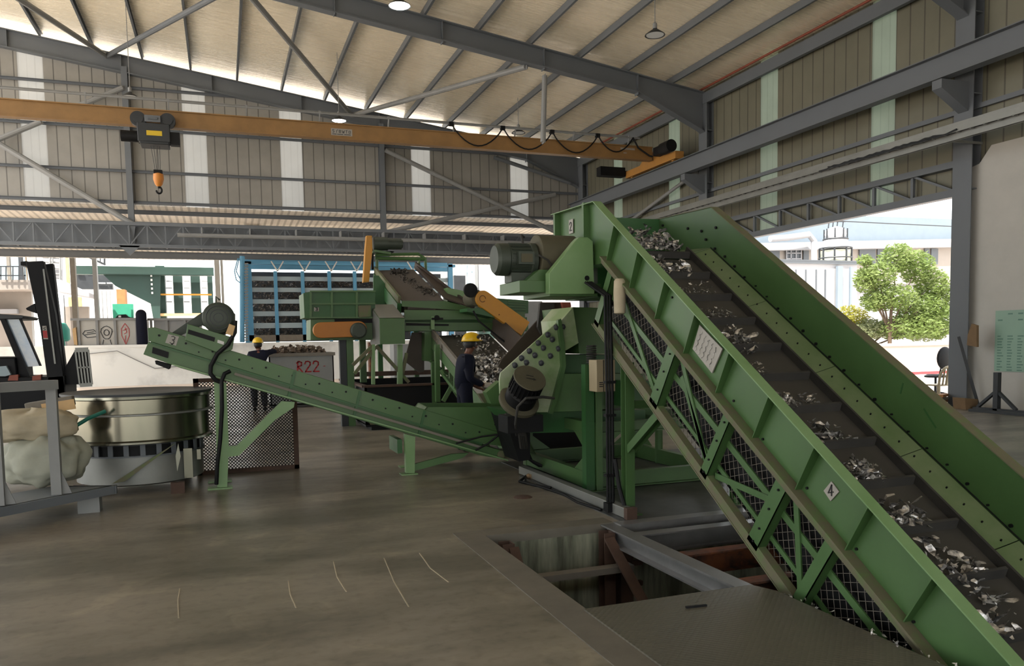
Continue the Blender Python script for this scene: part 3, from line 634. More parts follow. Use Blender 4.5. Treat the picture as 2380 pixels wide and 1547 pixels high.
# belt, side curtain, cleats, skirts
b = B(); nb = -.40
b.prism([K(XA+.06, .35, nb), K(XA+.06, SL, nb), K(XA+.06, SL, nb-.01), K(XA+.06, .35, nb-.01)], (.92, 0, 0))
b.prism([K(XA+.06, .35, nb), K(XA+.06, .35, nb-.01), (XA+.06, HY-.2, 2.38), (XA+.06, HY-.2, 2.39)], (.92, 0, 0))
b.mk('belt', 'belt', t4)
for s_ in [.30+.405*i for i in range(16)]:
    b = B(); b.prism([K(XA+.08, s_-.006, nb), K(XA+.08, s_+.03, nb), K(XA+.08, s_+.014, nb+.06), K(XA+.08, s_-.006, nb+.06)], (.88, 0, 0)); b.mk('cleat', 'rubber', t4)
b = B()
for X in (XA+.065, XA+.975):
    b.prism([K(X, .2, nb-.02), K(X, SL, nb-.02), K(X, SL, nb+.065), K(X, .2, nb+.065)], (.02, 0, 0))
b.prism([K(XA+.97, .2, nb-.015), K(XA+.97, SL, nb-.015), K(XB-.002, SL, nb-.02), K(XB-.002, .2, nb-.02)], K(0, 0, 0)-K(0, 0, -.008)); b.mk('belt_edge', 'rubber', t4)
def skirt(p0, p1, q1, q0, nm='skirt_board'):
    b = B(); e = (V(p1)-V(p0)).cross(V(q0)-V(p0)).normalized()*.006; b.prism([p0, p1, q1, q0], e); return b.mk(nm, 'green_worn', t4)
ss = [0.22, 1.25, 2.28, 3.30, 4.18, 5.05, 6.0]
for a, c_ in zip(ss[:-1], ss[1:]): skirt(K(XB-.012, a+.004, -.335), K(XB-.012, c_-.004, -.335), K(XB-.19, c_-.004, -.40), K(XB-.19, a+.004, -.40))
skirt(K(XB-.012, .22, -.335), (XB-.012, HY-.1, 2.53), (XB-.19, HY-.1, 2.45), K(XB-.19, .22, -.40))
b = B(); b.tube([K(XB-.01, .22, -.325), K(XB-.01, SL, -.325)], .004, 6); random.seed(5)
for i in range(34):
    s_ = .1+.19*i; e = K(XB-.004, s_, -.30 + random.uniform(-.01, .01)); b.cyl(e, e-V((.014, 0, 0)), random.choice((.008, .011, .013)), 8)
for i in range(40):
    s_ = .3+.16*i; e = K(XB-.10, s_, -.368); b.cyl(e, e+(K(0, 0, .012)-K(0, 0, 0)), .006, 8)
for y, z in ((7.7, 2.82), (7.66, 2.62), (7.72, 2.50), (7.2, 2.72), (6.95, 2.66), (6.7, 2.66)): b.cyl((XB-.016, y, z), (XB, y, z), .014, 8)
b.mk('bolts', 'black', t4, kind='stuff')
for s_, n_ in ((1.6, -.1), (2.7, -.3), (3.1, -.32), (3.6, -.30), (4.1, -.31), (4.6, -.33)):
    b = B(); b.cyl(K(XA+.01, s_, n_), K(XA+.02, s_, n_), .009, 8); b.mk('rivet', 'black', t4)
for s_ in (1.88, 2.75, 3.45):
    for n_ in (-.45, -.62, -.8, -.92): b = B(); b.cyl(K(XA-.04, s_, n_), K(XA-.03, s_, n_), .008, 8); b.mk('rivet', 'black', t4)
# scratches on the far panel
b = B(); strokes(b, [[(0, 0), (.02, -.07)], [(.0, .0), (.0, 0)]], K(XB-.002, 2.9, -.06), (0, 1, 0), (0, 0, 1), .012, (-1, 0, 0), .002); strokes(b, [[(0, 0), (-.1, -.12)]], K(XB-.002, 3.15, -.10), (0, 1, 0), (0, 0, 1), .012, (-1, 0, 0), .002); b.mk('scuff_marks', 'green_dark', t4)
# signs
b = B(); Xs = XA+.012; b.prism([AX(1932, 1118, Xs), AX(1950, 1142, Xs), AX(1930, 1164, Xs), AX(1914, 1140, Xs)], (.006, 0, 0))
s4 = b.mk('number_sign', 'paper', t4)
b = B(); e = AX(1925, 1151, Xs); strokes(b, GL['4'], e+V((-.002, 0, -.004)), (0, -.042, .012), (0, 0, .064), .007, (-1, 0, 0)); b.mk('number', 'ink', s4)
b = B(); b.box(XA+.006, 7.36, 2.66, XA+.012, 7.46, 2.80); s2 = b.mk('number_sign', 'paper', t4)
b = B(); strokes(b, GL['2'], (XA+.004, 7.435, 2.69), (0, -.05, 0), (0, 0, .08), .009, (-1, 0, 0)); b.mk('number', 'ink', s2)
b = B(); b.prism([K(XA+.004, 2.06, -.07), K(XA+.004, 2.40, -.06), K(XA+.004, 2.39, -.28), K(XA+.004, 2.08, -.27)], (.01, 0, 0)); st = b.mk('notice', 'paper', t4)
b = B()
for i in range(5): a = 2.12+.055*i; b.tube([K(XA+.0, a+.01*math.sin(j*2.2+i), -.09-.017*j) for j in range(11)], .0022, 5)
b.mk('plastic_creases', 'alu_bright', st)
# beige bag tied to the truss
b = B(); c0 = K(XA-.06, .95, -.46)
b.lathe([(.035, .17), (.05, .15), (.055, .05), (.052, -.1), (.05, -.13), (.03, -.14)], c0-V((0, 0, .02)), n=14); tag(b.mk('hanging_bag', 'sack'), 'dirty beige bag hanging on the green truss of the big conveyor', 'bag')
# aluminium heaps lying on the cleats
random.seed(21)
b = B()
def heap4(s0, s1, x0, x1, n, size, z=.02):
    def fn():
        u = random.random(); a = s1-(s1-s0)*(random.random()**2.0); return K(random.uniform(x0, x1), a, nb+z+random.uniform(0, .03))
    scrap(b, fn, int(n*2.2), size*.82, .9)
C0 = .30
def cs(i): return C0+.405*i
heap4(-.10, .28, 3.50, 4.2, 190, .05, .06)
heap4(cs(0)+.08, cs(1), 3.52, 3.95, 80, .045); heap4(cs(0)+.2, cs(1), 3.95, 4.15, 14, .05)
heap4(cs(1)+.1, cs(2), 3.55, 3.75, 14, .05); heap4(cs(1)+.15, cs(2), 3.8, 4.2, 40, .018)
heap4(cs(2)+.2, cs(3), 3.6, 4.15, 60, .022); heap4(cs(3)+.1, cs(4), 3.65, 4.05, 46, .036)
heap4(cs(3)+.2, cs(4), 3.9, 4.1, 14, .04)
heap4(cs(4)+.22, cs(5), 3.6, 3.95, 34, .026); heap4(cs(4)+.02, cs(4)+.1, 3.9, 4.0, 2, .06)
heap4(cs(5)+.22, cs(6), 3.55, 3.95, 110, .026); heap4(cs(5)+.25, cs(6), 3.95, 4.15, 10, .03)
heap4(cs(6)+.12, cs(7), 3.72, 4.0, 22, .05); heap4(cs(6)+.22, cs(7), 3.98, 4.12, 14, .03)
heap4(cs(7)+.18, cs(8), 3.75, 4.08, 50, .036)
heap4(cs(8)+.1, cs(9), 3.6, 3.8, 30, .04); heap4(cs(8)+.2, cs(9), 3.75, 4.12, 26, .055)
heap4(cs(9)+.1, cs(10), 3.75, 4.15, 30, .05); heap4(cs(10), cs(11), 3.6, 4.1, 30, .05)
tag(b.mk('aluminium_scrap', 'alu', smooth=False), 'shiny aluminium scrap heaped against the cleats of the big conveyor', 'scrap', None, 'stuff')
b = B(); random.seed(8)
scrap(b, lambda: (3.18+random.uniform(-.03, .02), random.uniform(2.2, 3.95), .022), 40, .016, .6)
tag(b.mk('scrap_crumbs', 'alu_bright', smooth=False), 'small bright metal crumbs along the edge of the checker plate', 'scrap', None, 'stuff')
# support leg with knee brace
t = thing('conveyor_support', (3.40, 6.28, 0), 'green steel post with knee brace carrying the big conveyor at the pit rim', 'support')
b = B(); b.ibeam((3.39, 6.30, .02), (3.39, 6.30, 1.38), .09, .09, .008, .006, (0, 1, 0)); b.box(3.30, 6.2, .0, 3.48, 6.4, .02); b.mk('post', 'green', t)
b = B(); b.ibeam(V((3.40, 6.26, .60)), K(3.40, 1.92, -1.04), .07, .085, .008, .006, (1, 0, 0)); b.mk('knee_brace', 'green', t)
b = B(); b.ibeam((XB-.05, 6.30, .02), (XB-.05, 6.30, 1.38), .09, .09, .008, .006, (0, 1, 0)); b.box(XB-.14, 6.2, 0, XB+.04, 6.4, .02); b.mk('post', 'green', t)
b = B(); b.bar((3.4, 6.30, 1.0), (XB-.05, 6.30, 1.0), .05, .07); b.mk('cross_tie', 'green', t)
b = B(); b.prism([K(XA-.02, 3.85, -1.0), K(XA-.02, 4.35, -1.0), (XA-.02, 3.55, -.55), (XA-.02, 4.05, -.55)], (.1, 0, 0)); b.prism([(XA-.02, 3.75, -.5), (XA-.02, 4.05, -.5), (XA-.02, 4.05, -2.6), (XA-.02, 3.85, -2.6)], (.1, 0, 0)); b.mk('pit_leg', 'green_dark', t)
# conduit and cables beside the post
b = B()
for i, (dx, dy) in enumerate(((0, 0), (.022, -.01), (-.022, .01), (.04, .015))):
    b.tube([(3.27+dx, 6.42+dy, .06), (3.27+dx, 6.42+dy, 1.1), (3.27+dx, 6.44+dy, 1.75), (3.30+dx, 6.5+dy, 1.98), (3.22+dx, 6.75, 2.12)], .012, 8)
b.tube([(3.31, 6.40, .5), (3.32, 6.34, .25), (3.33, 6.22, .03)], .02, 8); b.box(3.22, 6.37, .02, 3.30, 6.46, .10)
for z in (.35, .9, 1.2): b.box(3.225, 6.395, z-.012, 3.325, 6.45, z+.012)
tag(b.mk('cable_bundle', 'black'), 'vertical bundle of black cables beside the green conveyor post', 'cables')
# cable channel lying along the floor
t = thing('cable_channel', (3.26, 7.4, 0), 'long galvanised cable channel lying on the floor up to the pit', 'cable channel')
b = B(); p, q = V((3.29, 8.75, .055)), V((3.31, 6.12, .055)); b.bar(p, q, .085, .09); b.mk('cover', 'galv', t, bevel=.004)
b = B(); b.box(3.26, 6.08, .0, 3.36, 6.14, .11); b.mk('end_bracket', 'rust_brown', t)
b = B(); b.tube([(3.22, 8.45, .03), (3.10, 8.15, .02), (3.14, 7.8, .02), (3.2, 7.3, .02), (3.16, 6.9, .02), (3.22, 6.5, .02)], .013, 8); b.tube([(3.2, 8.4, .03), (3.05, 8.2, .02), (3.12, 7.9, .02), (3.22, 7.7, .02)], .015, 8); tag(b.mk('loose_cable', 'black'), 'loose black cable curling out beside the cable channel', 'cable')
b = B(); q = AZ(1240, 1112); b.box(q.x-.05, q.y-.05, .01, q.x+.06, q.y+.04, .06); b.ball((q.x-.06, q.y, .035), .03); b.ball((q.x+.07, q.y+.03, .04), .035, (1.2, 1, .8)); tag(b.mk('crumpled_wrapper', 'cardboard'), 'crumpled reddish beige wrapper by the end of the cable channel', 'litter')
# ================================================================ drive on the head of conveyor 4
b = B(); b.box(2.63, 6.98, 2.04, 3.36, 7.55, 2.15); b.prism([(2.72, 7.05, 2.15), (2.86, 7.05, 2.26), (2.98, 7.05, 2.26), (2.98, 7.05, 2.15)], (0, .4, 0)); b.box(2.9, 6.9, 2.0, 3.4, 7.6, 2.05); b.mk('drive_platform', 'green', t4, bevel=.004)
b = B(); v, d = plate_y([(1277, 683), (1277, 634), (1337, 560), (1346, 551), (1366, 551), (1378, 560), (1382, 683)], 6.86, .10); b.prism(v, d); g = b.mk('chain_guard', 'green_light', t4, bevel=.005)
b = B(); p = AY(1364, 646, 6.855); b.cyl(p, p+V((0, -.006, 0)), .024, 16); b.mk('hole_plug', 'black', g)
b = B(); b.box(3.36, 6.9, 2.03, 3.44, 7.3, 2.12); b.box(3.30, 6.92, 2.37, 3.42, 7.0, 2.43); b.box(3.3, 7.0, 2.12, 3.34, 7.3, 2.5); b.mk('drive_bracket', 'green', t4)
mo = B(); cz, cy = 2.37, 7.27
mo.lathe([(.06, -.002), (.13, 0), (.155, .03), (.158, .12), (.15, .13), (.15, .34), (.165, .35), (.165, .40)], (2.48, cy, cz), (1, 0, 0), 32)
for i in range(22):
    a = 2*math.pi*i/22; mo.bar((2.62, cy+.152*math.cos(a), cz+.152*math.sin(a)), (2.82, cy+.152*math.cos(a), cz+.152*math.sin(a)), .006, .018, (0, math.cos(a), math.sin(a)))
mo.box(2.66, cy-.2, cz-.06, 2.82, cy-.12, cz+.06); mo.box(2.62, cy-.1, 2.15, 2.84, cy+.1, 2.24)
m_ = mo.mk('drive_motor', 'motor', t4)
b = B(); b.lathe([(.2, 0), (.215, .01), (.215, .40), (.2, .41)], (2.90, cy, cz+.03), (1, 0, 0), 32); b.mk('gearbox_drum', 'motor_dusty', m_)
b = B(); b.box(2.685, cy-.206, cz-.04, 2.80, cy-.2, cz+.04); b.mk('type_plate', 'motor_dusty', m_)
b = B(); b.tube([(2.72, cy-.16, cz+.14), (2.70, cy-.17, cz+.22), (2.74, cy-.14, cz+.2)], .012, 6); b.tube([(2.86, cy-.2, cz+.03), (2.95, cy-.22, cz-.02), (3.02, cy-.2, cz-.1)], .01, 6); b.mk('motor_lead', 'rubber', m_)
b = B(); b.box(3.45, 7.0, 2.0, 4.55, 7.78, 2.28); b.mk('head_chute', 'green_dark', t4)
# ================================================================ SHREDDER
ts = thing('shredder', (4.4, 8.4, 0), 'green shredder with bolted plate and open base frame under the big conveyor head', 'shredder')
X0, X1, Y0, Y1 = 3.60, 5.15, 7.47, 9.35
b = B()
for z, h in ((.10, .17), (.66, .12)):
    for y in (Y0, Y1): b.channel((X0, y, z), (X1, y, z), .08, h, .01)
    for x in (X0, X1): b.channel((x, Y0, z), (x, Y1, z), .08, h, .01)
b.mk('base_frame', 'green', ts)
for x in (X0, X1):
    for y in (Y0, Y1):
        b = B(); b.box(x-.05, y-.05, .0, x+.05, y+.05, .72)
        for zz, sg in ((.19, 1), (.60, -1)):
            sx = 1 if x == X0 else -1; sy = 1 if y == Y0 else -1
            b.prism([(x, y-.045*sy, zz), (x+sx*.32, y-.045*sy, zz), (x, y-.045*sy, zz+sg*.24)], (0, .012*sy, 0)); b.prism([(x-.045*sx, y, zz), (x-.045*sx, y+sy*.36, zz), (x-.045*sx, y, zz+sg*.24)], (.012*sx, 0, 0))
        b.mk('frame_leg', 'green', ts)
b = B(); b.box(X0-.10, Y0-.06, 0, X0+.0, Y0+.04, 1.33); b.mk('leg', 'green_dark', ts)
b = B(); b.channel((X0+.045, Y0-.03, .01), (X0+.045, Y0-.03, 1.33), .075, .10, .01, (0, 1, 0)); b.box(X0-.14, Y0-.12, 0, X0+.16, Y0+.1, .015); b.mk('leg', 'green', ts)
b = B(); b.cyl((X1, Y1-.6, 0), (X1, Y1-.6, 1.0), .05, 8); b.mk('leg', 'green', ts)
YP = 7.95
side = [(1164, 866), (1230, 806), (1299, 745), (1308, 800), (1310, 850), (1297, 900), (1279, 958), (1195, 958), (1162, 915), (1161, 880)]
b = B(); v, d = plate_y(side, YP, .03); b.prism(v, d); b.mk('bolted_plate', 'green_pale', ts, bevel=.004)
b = B(); ctr = V((1250, 870, 0)); ins = [tuple((V((x, y, 0))-ctr)*.93+ctr)[:2] for x, y in side]; b.loft([AY(x, y, YP+.03) for x, y in side], [AY(x, y, YP+1.0) for x, y in ins]); b.mk('housing', 'green_worn', ts)
b = B(); v, d = plate_y([(1297, 744), (1304, 740), (1313, 800), (1316, 850), (1303, 905), (1285, 962), (1277, 960), (1293, 900), (1306, 850), (1303, 800)], YP-.05, .06); b.prism(v, d); b.mk('housing_flange', 'green', ts)
b = B(); v, d = plate_y([(1305, 744), (1332, 713), (1345, 797), (1314, 815)], YP-.01, .6); b.prism(v, d); b.mk('inlet_cheek', 'green_pale', ts, bevel=.004)
b = B(); v, d = plate_y([(1331, 713), (1428, 716), (1446, 806), (1446, 822), (1346, 822), (1344, 797)], YP+.08, .9); b.prism(v, d); b.mk('inlet_hopper', 'green', ts, bevel=.004)
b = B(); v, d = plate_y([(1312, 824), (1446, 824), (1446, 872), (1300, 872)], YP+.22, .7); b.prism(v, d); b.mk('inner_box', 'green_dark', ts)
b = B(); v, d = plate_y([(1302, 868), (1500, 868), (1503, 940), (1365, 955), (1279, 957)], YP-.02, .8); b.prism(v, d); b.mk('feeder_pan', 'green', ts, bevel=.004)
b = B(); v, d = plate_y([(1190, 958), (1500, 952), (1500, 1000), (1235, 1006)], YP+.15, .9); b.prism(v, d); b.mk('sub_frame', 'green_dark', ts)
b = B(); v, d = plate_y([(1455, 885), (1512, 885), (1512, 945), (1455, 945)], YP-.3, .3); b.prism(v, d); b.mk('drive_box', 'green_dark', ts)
b = B()
for zx, zy in ((785, 1065), (858, 1060), (690, 1148), (740, 1200), (583, 1240), (640, 1295), (810, 1303), (483, 1330), (545, 1378), (718, 1385), (395, 1410), (450, 1460), (615, 1465), (320, 1490)):
    p = AY(1130+zx/4.833, 540+zy/4.833, YP); b = B(); b.lathe([(.034, 0), (.034, .008), (.025, .01), (.023, .035), (.012, .04)], p, (-.35, -1, -.1), 8); b.mk('bolt_head', 'steel_dark', ts)
b = B()
for i in range(8): z = 1.34+.024*i; b.lathe([(.045, 0), (.055, .006), (.055, .012), (.045, .018)], (X0+.0, Y0+.0, z), n=18)
b.mk('spring', 'rubber', ts)
# motor with round tilted cap
c0 = AY(1232, 877, 7.60); ax = V((-.08, .70, -.70)).normalized()
b = B(); b.lathe([(.172, 0), (.177, .012), (.168, .02)], c0, ax, 36); cap = b.mk('fan_cap', 'motor_dusty', ts)
b = B(); nrm = -ax; u = V((1, -.1, -.25)).normalized(); u = (u-nrm*u.dot(nrm)).normalized(); vv = nrm.cross(u); strokes(b, [[(-.3, .2), (.3, .2)], [(-.35, -.15), (.5, -.15)], [(.3, -.05), (.5, -.15), (.3, -.25)]], c0-ax*.003, u*.12, vv*.12, .006, nrm, .003); b.mk('arrow_mark', 'ink', cap)
b = B(); b.lathe([(.155, .02), (.15, .2), (.168, .22), (.168, .34), (.2, .36), (.2, .40), (.12, .42)], c0, ax, 32)
for i in range(24):
    a = 2*math.pi*i/24; e1 = ax.cross(V((1, 0, 0))).normalized(); e2 = ax.cross(e1); r_ = (e1*math.cos(a)+e2*math.sin(a)); b.bar(c0+ax*.05+r_*.165, c0+ax*.2+r_*.165, .006, .016, r_)
b.box(c0.x-.2, c0.y+.15, .62, c0.x+.2, c0.y+.45, .80); b.mk('rotor_motor', 'black', ts)
b = B(); e = c0+ax*.34; b.lathe([(.20, 0), (.22, .01), (.22, .05), (.2, .06)], e, ax, 32); b.mk('motor_flange', 'motor_dusty', ts)
b = B(); q = AY(1288, 925, 7.6); b.tube([q, AY(1262, 922, 7.55), AY(1222, 925, 7.5), AY(1203, 945, 7.5), AY(1198, 985, 7.6), AY(1200, 1010, 8.0)], .014, 8)
for i in range(4): b.tube([AY(1175+8*i, 962+2*i, 8.0), AY(1195+7*i, 978+3*i, 7.9), AY(1208+4*i, 1010, 7.95), AY(1212+4*i, 1040, 8.2)], .02, 8)
b.mk('motor_hoses', 'rubber', ts)
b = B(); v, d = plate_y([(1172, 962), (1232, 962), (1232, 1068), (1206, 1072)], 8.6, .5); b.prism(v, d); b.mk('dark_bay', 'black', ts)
b = B(); b.box(3.75, 10.4, .0, 5.3, 11.0, .75); tag(b.mk('black_block', 'black'), 'black block behind the shredder base frame', 'bin')  # plain black block added as the backdrop of the frame opening
# brown infeed hood
b = B(); v, d = plate_y([(1157, 850), (1165, 834), (1198, 798), (1249, 742), (1256, 702), (1314, 702), (1306, 742), (1262, 782), (1190, 850), (1176, 866)], 9.02, .9); cc = V((1215, 790, 0)); b.loft(v, [AY(*tuple((V(q_)-cc)*.96+cc)[:2], 9.7) for q_ in [(1157, 850, 0), (1165, 834, 0), (1198, 798, 0), (1249, 742, 0), (1256, 702, 0), (1314, 702, 0), (1306, 742, 0), (1262, 782, 0), (1190, 850, 0), (1176, 866, 0)]]); b.mk('infeed_hood', 'hood_brown', ts, bevel=.01)
b = B(); v, d = plate_y([(1256, 704), (1290, 704), (1284, 742), (1258, 776), (1250, 760)], 8.96, .05); b.prism(v, d); b.mk('rubber_flap', 'rubber', ts)
b = B(); v, d = plate_y([(1306, 702), (1326, 702), (1328, 712), (1312, 728)], 8.9, .05); b.prism(v, d); b.mk('pink_tag', 'red_oxide', ts)
b = B(); v, d = plate_y([(1130, 912), (1162, 885), (1180, 905), (1172, 938), (1142, 938)], 9.0, .15); b.prism(v, d); b.mk('tail_guard', 'green', ts)
b = B(); p = AY(1378, 836, 7.3); q = AY(1422, 908, 7.3); b.box(p.x, 7.22, q.z, q.x, 7.40, p.z); cb = tag(b.mk('control_box', 'beige', bevel=.006), 'small beige control box on the green post below the conveyor head', 'control box')
b = B()
for i in range(3): b.box(p.x+.03, 7.216, q.z+.05+.02*i, p.x+.07, 7.22, q.z+.06+.02*i)
b.box(p.x+.075, 7.214, q.z, p.x+.08, 7.22, p.z); b.mk('vent', 'ink', cb)
# ================================================================ SMALL INCLINED CONVEYOR
YC = 9.30
t5 = thing('small_conveyor', (1.0, 9.6, 0), 'long light green covered conveyor sloping down to the right, motor on its upper end', 'conveyor')
def yp(pts, y, d_): return plate_y(pts, y, d_)
b = B(); v, d = yp([(343, 762), (358, 760), (1192, 1014), (1192, 1040), (1120, 1030), (345, 792)], YC, .56); b.prism(v, d); b.mk('cover', 'green', t5, bevel=.004)
b = B(); v, d = yp([(345, 794), (1120, 1033), (1165, 1046), (1165, 1066), (1118, 1058), (1000, 1023), (481, 872), (420, 855), (333, 823)], YC+.015, .53); b.prism(v, d); b.mk('chassis', 'green', t5, bevel=.004)
b = B(); p, q = AY(545, 868, YC-.03), AY(1118, 1039, YC-.03); b.bar(p, q, .03, .028); b.mk('conduit', 'dust_grey', t5)
b = B(); p, q = AY(400, 846, YC-.01), AY(1180, 1069, YC-.01); b.bar(p, q, .05, .016); b.mk('bottom_rail', 'green_light', t5)
b = B(); p, q = AY(352, 797, YC-.008), AY(1120, 1031, YC-.008); b.bar(p, q, .02, .02); b.mk('seam', 'green_dark', t5)
for px in (683, 835, 985):
    b = B(); yt = 762+(px-350)*.3017; pts = [(px+2, yt), (px-12, yt+60)]; b.bar(AY(*pts[0], YC-.005), AY(*pts[1], YC-.005), .02, .03, (1, 0, .3)); b.mk('joint_flange', 'green_dark', t5)
b = B()
for px in range(400, 1160, 62):
    y = 762+(px-350)*.3017; q = AY(px, y+22, YC); b.cyl(q, q-V((0, .012, 0)), .009, 8); q = AY(px-30, y+2, YC); b.cyl(q, q-V((0, .012, 0)), .012, 8)
b.mk('screws', 'black', t5)
# head: slots, box and motor
b = B(); v, d = yp([(355, 806), (392, 818), (390, 832), (353, 820)], YC-.006, .01); b.prism(v, d); b.mk('slot', 'black', t5); b = B(); v, d = yp([(438, 765), (500, 784), (498, 794), (436, 775)], YC-.086, .01); b.prism(v, d); b.mk('slot', 'black', t5)
b = B(); v, d = yp([(436, 752), (545, 785), (540, 812), (512, 822), (430, 790)], YC-.08, .5); b.prism(v, d); b.mk('motor_base', 'green', t5, bevel=.006)
b = B(); v, d = yp([(506, 789), (521, 794), (520, 801), (505, 796)], YC-.085, .01); b.prism(v, d); b.mk('window_slot', 'white_paint', t5)
c0 = AY(508, 738, YC-.10)
b = B(); b.lathe([(.05, -.01), (.12, -.005), (.165, .02), (.17, .05), (.17, .42), (.15, .44)], c0, (0, 1, 0), 36)
b.tube([c0+V((-.02, .2, .17)), c0+V((-.02, .2, .24)), c0+V((.02, .2, .20))], .012, 6); m_ = b.mk('drive_motor', 'motor', t5)
for r_ in (.05, .09, .13): b = B(); b.tube([c0+V((r_*math.cos(a), -.012+.06*r_, r_*math.sin(a))) for a in [i*.3491 for i in range(18)]], .005, 5, True); b.mk('grille_ring', 'steel_dark', m_)
b = B(); v, d = yp([(392, 778), (472, 724), (498, 708), (530, 712), (547, 730), (547, 770), (520, 778), (470, 756), (410, 784)], YC+.2, .08); b.prism(v, d); b.mk('belt_cover', 'motor', t5)
b = B(); v, d = yp([(533, 752), (547, 757), (541, 780), (524, 775)], YC-.16, .05); b.prism(v, d); b.mk('junction_box', 'wood_light', t5, bevel=.004)
b = B(); b.tube([AY(547, 745, YC-.12), AY(546, 772, YC-.14), AY(530, 800, YC-.12), AY(505, 822, YC-.08), AY(490, 850, YC-.06), AY(489, 868, YC-.07), AY(502, 884, YC-.07), AY(514, 888, YC-.06)], .024, 10)
b.tube([AY(535, 862, YC-.05), AY(522, 868, YC-.07), AY(515, 885, YC-.08), AY(516, 950, YC-.08), AY(512, 1020, YC-.08), AY(505, 1080, YC-.08), AY(503, 1125, YC-.05)], .022, 10); b.mk('power_cable', 'black', t5)
b = B(); v, d = yp([(391, 776), (416, 782), (409, 803), (384, 796)], YC-.006, .01); b.prism(v, d); sg = b.mk('number_sign', 'paper', t5)
b = B(); e0, e1, e2 = AY(394, 797, YC), AY(404, 800, YC), AY(399, 780, YC); strokes(b, GL['3'], e0+V((0, -.008, 0)), e1-e0, e2-e0, .008, (0, -1, 0)); b.mk('number', 'ink', sg)
b = B(); v, d = yp([(360, 838), (395, 848), (392, 858), (362, 846)], YC+.1, .3); b.prism(v, d); b.mk('discharge_lip', 'black', t5)
# legs
for dy in (0, .48):
    b = B(); v, d = yp([(497, 882), (526, 890), (532, 1040), (528, 1132), (505, 1132), (503, 1040)], YC+.02+dy, .07)
    b.prism(v, d); q = AY(512, 1134, YC+dy); b.box(q.x-.13, YC-.04+dy, 0, q.x+.13, YC+.13+dy, .015); b.mk('leg', 'green_light', t5)
    b = B(); v, d = yp([(528, 1037), (550, 1036), (655, 932), (685, 934), (683, 946), (640, 975), (556, 1058), (528, 1062)], YC+.02+dy, .07); b.prism(v, d); b.mk('brace', 'green_light', t5)
    b = B(); v, d = yp([(941, 1008), (965, 1014), (964, 1099), (944, 1099)], YC+.01+dy*1.2, .08); b.prism(v, d); q = AY(952, 1101, YC+dy); b.box(q.x-.1, YC-.03+dy*1.2, 0, q.x+.1, YC+.12+dy*1.2, .012); b.mk('leg', 'green_light', t5)
    b = B(); v, d = yp([(964, 1078), (1050, 1055), (1090, 1052), (1075, 1064), (964, 1094)], YC+.03+dy*1.2, .05); b.prism(v, d); b.mk('brace', 'green', t5)
b = B(); v, d = yp([(922, 1003), (941, 1006), (941, 1075), (924, 1070)], YC+.5, .5); b.prism(v, d) if False else b.box(1.93, YC+.1, .25, 1.99, YC+.6, .42); b.mk('cross_tie', 'green_dark', t5)
# receiving hopper at the lower end
b = B(); v, d = yp([(984, 954), (992, 946), (1172, 946), (1196, 1012), (1192, 1030)], YC+.02, .02); b.prism(v, d)
v, d = yp([(962, 950), (972, 936), (1168, 936), (1168, 980), (1000, 962)], YC+.85, .02); b.prism(v, d)
v1 = [AY(992, 946, YC+.02), AY(984, 956, YC+.02), AY(962, 952, YC+.87), AY(972, 936, YC+.87)]; b.prism(v1, (.015, 0, 0))
b.prism([AY(1172, 946, YC+.02), AY(1196, 1030, YC+.02), AY(1180, 1020, YC+.87), AY(1165, 936, YC+.87)], (.015, 0, 0)); b.mk('receiving_hopper', 'green', t5)
b = B(); v, d = yp([(1108, 1040), (1160, 1052), (1195, 1050), (1195, 1066), (1160, 1064)], YC+.1, .4); b.prism(v, d); b.cyl(AY(1165, 1056, YC), AY(1165, 1056, YC)+V((0, .56, 0)), .05); b.mk('tail_end', 'dusty_flange', t5)
b = B()
for i in range(5): b.tube([AY(1150+4*i, 985+4*i, YC-.15), AY(1195+5*i, 1005+4*i, YC-.3), AY(1222+4*i, 1062+3*i, 8.9), AY(1260+3*i, 1082+3*i, 8.75+.03*i)], .014, 8)
b.tube([AY(1105, 1046, YC-.1), AY(1132, 1032, YC-.15), AY(1160, 1010, YC-.2), AY(1200, 1018, YC-.3)], .012, 8); b.tube([AY(1060, 1030, YC-.1), AY(1120, 1014, YC-.15), AY(1185, 1006, YC-.25)], .011, 8)
tag(b.mk('hose_bundle', 'black'), 'bundle of black hoses running from the hopper down to the cable channel', 'hoses')
# perforated guard
t = thing('perforated_guard', (.25, 10.45, 0), 'dark perforated metal guard panel standing behind the small conveyor leg', 'guard panel')
gx0, gx1, gz = -.36, .86, 1.19; yg = 10.42
b = B()
for x in (gx0, gx1-.06): b.box(x, yg-.02, 0, x+.06, yg+.02, gz)
b.box(gx0, yg-.02, 0, gx1, yg+.02, .05); b.box(gx0, yg-.02, gz-.05, gx1, yg+.02, gz); b.mk('frame', 'rust_brown', t)
b = B(); pt = .040; n = int((gx1-gx0+gz)/pt)
for i in range(n):
    for sg in (1, -1):
        a = i*pt
        x0_, z0_ = (gx0+a, .03) if a < gx1-gx0 else (gx1, .03+(a-(gx1-gx0)))
        L_ = min(x0_-gx0, gz-z0_)
        if L_ <= 0: continue
        p, q = (x0_, z0_), (x0_-L_, z0_+L_)
        if sg < 0: p, q = (gx0+gx1-p[0], p[1]), (gx0+gx1-q[0], q[1])
        b.bar((p[0], yg, p[1]), (q[0], yg, q[1]), .004, .0095, (.7, 0, .7*sg))
b.mk('perforated_sheet', 'black', t)
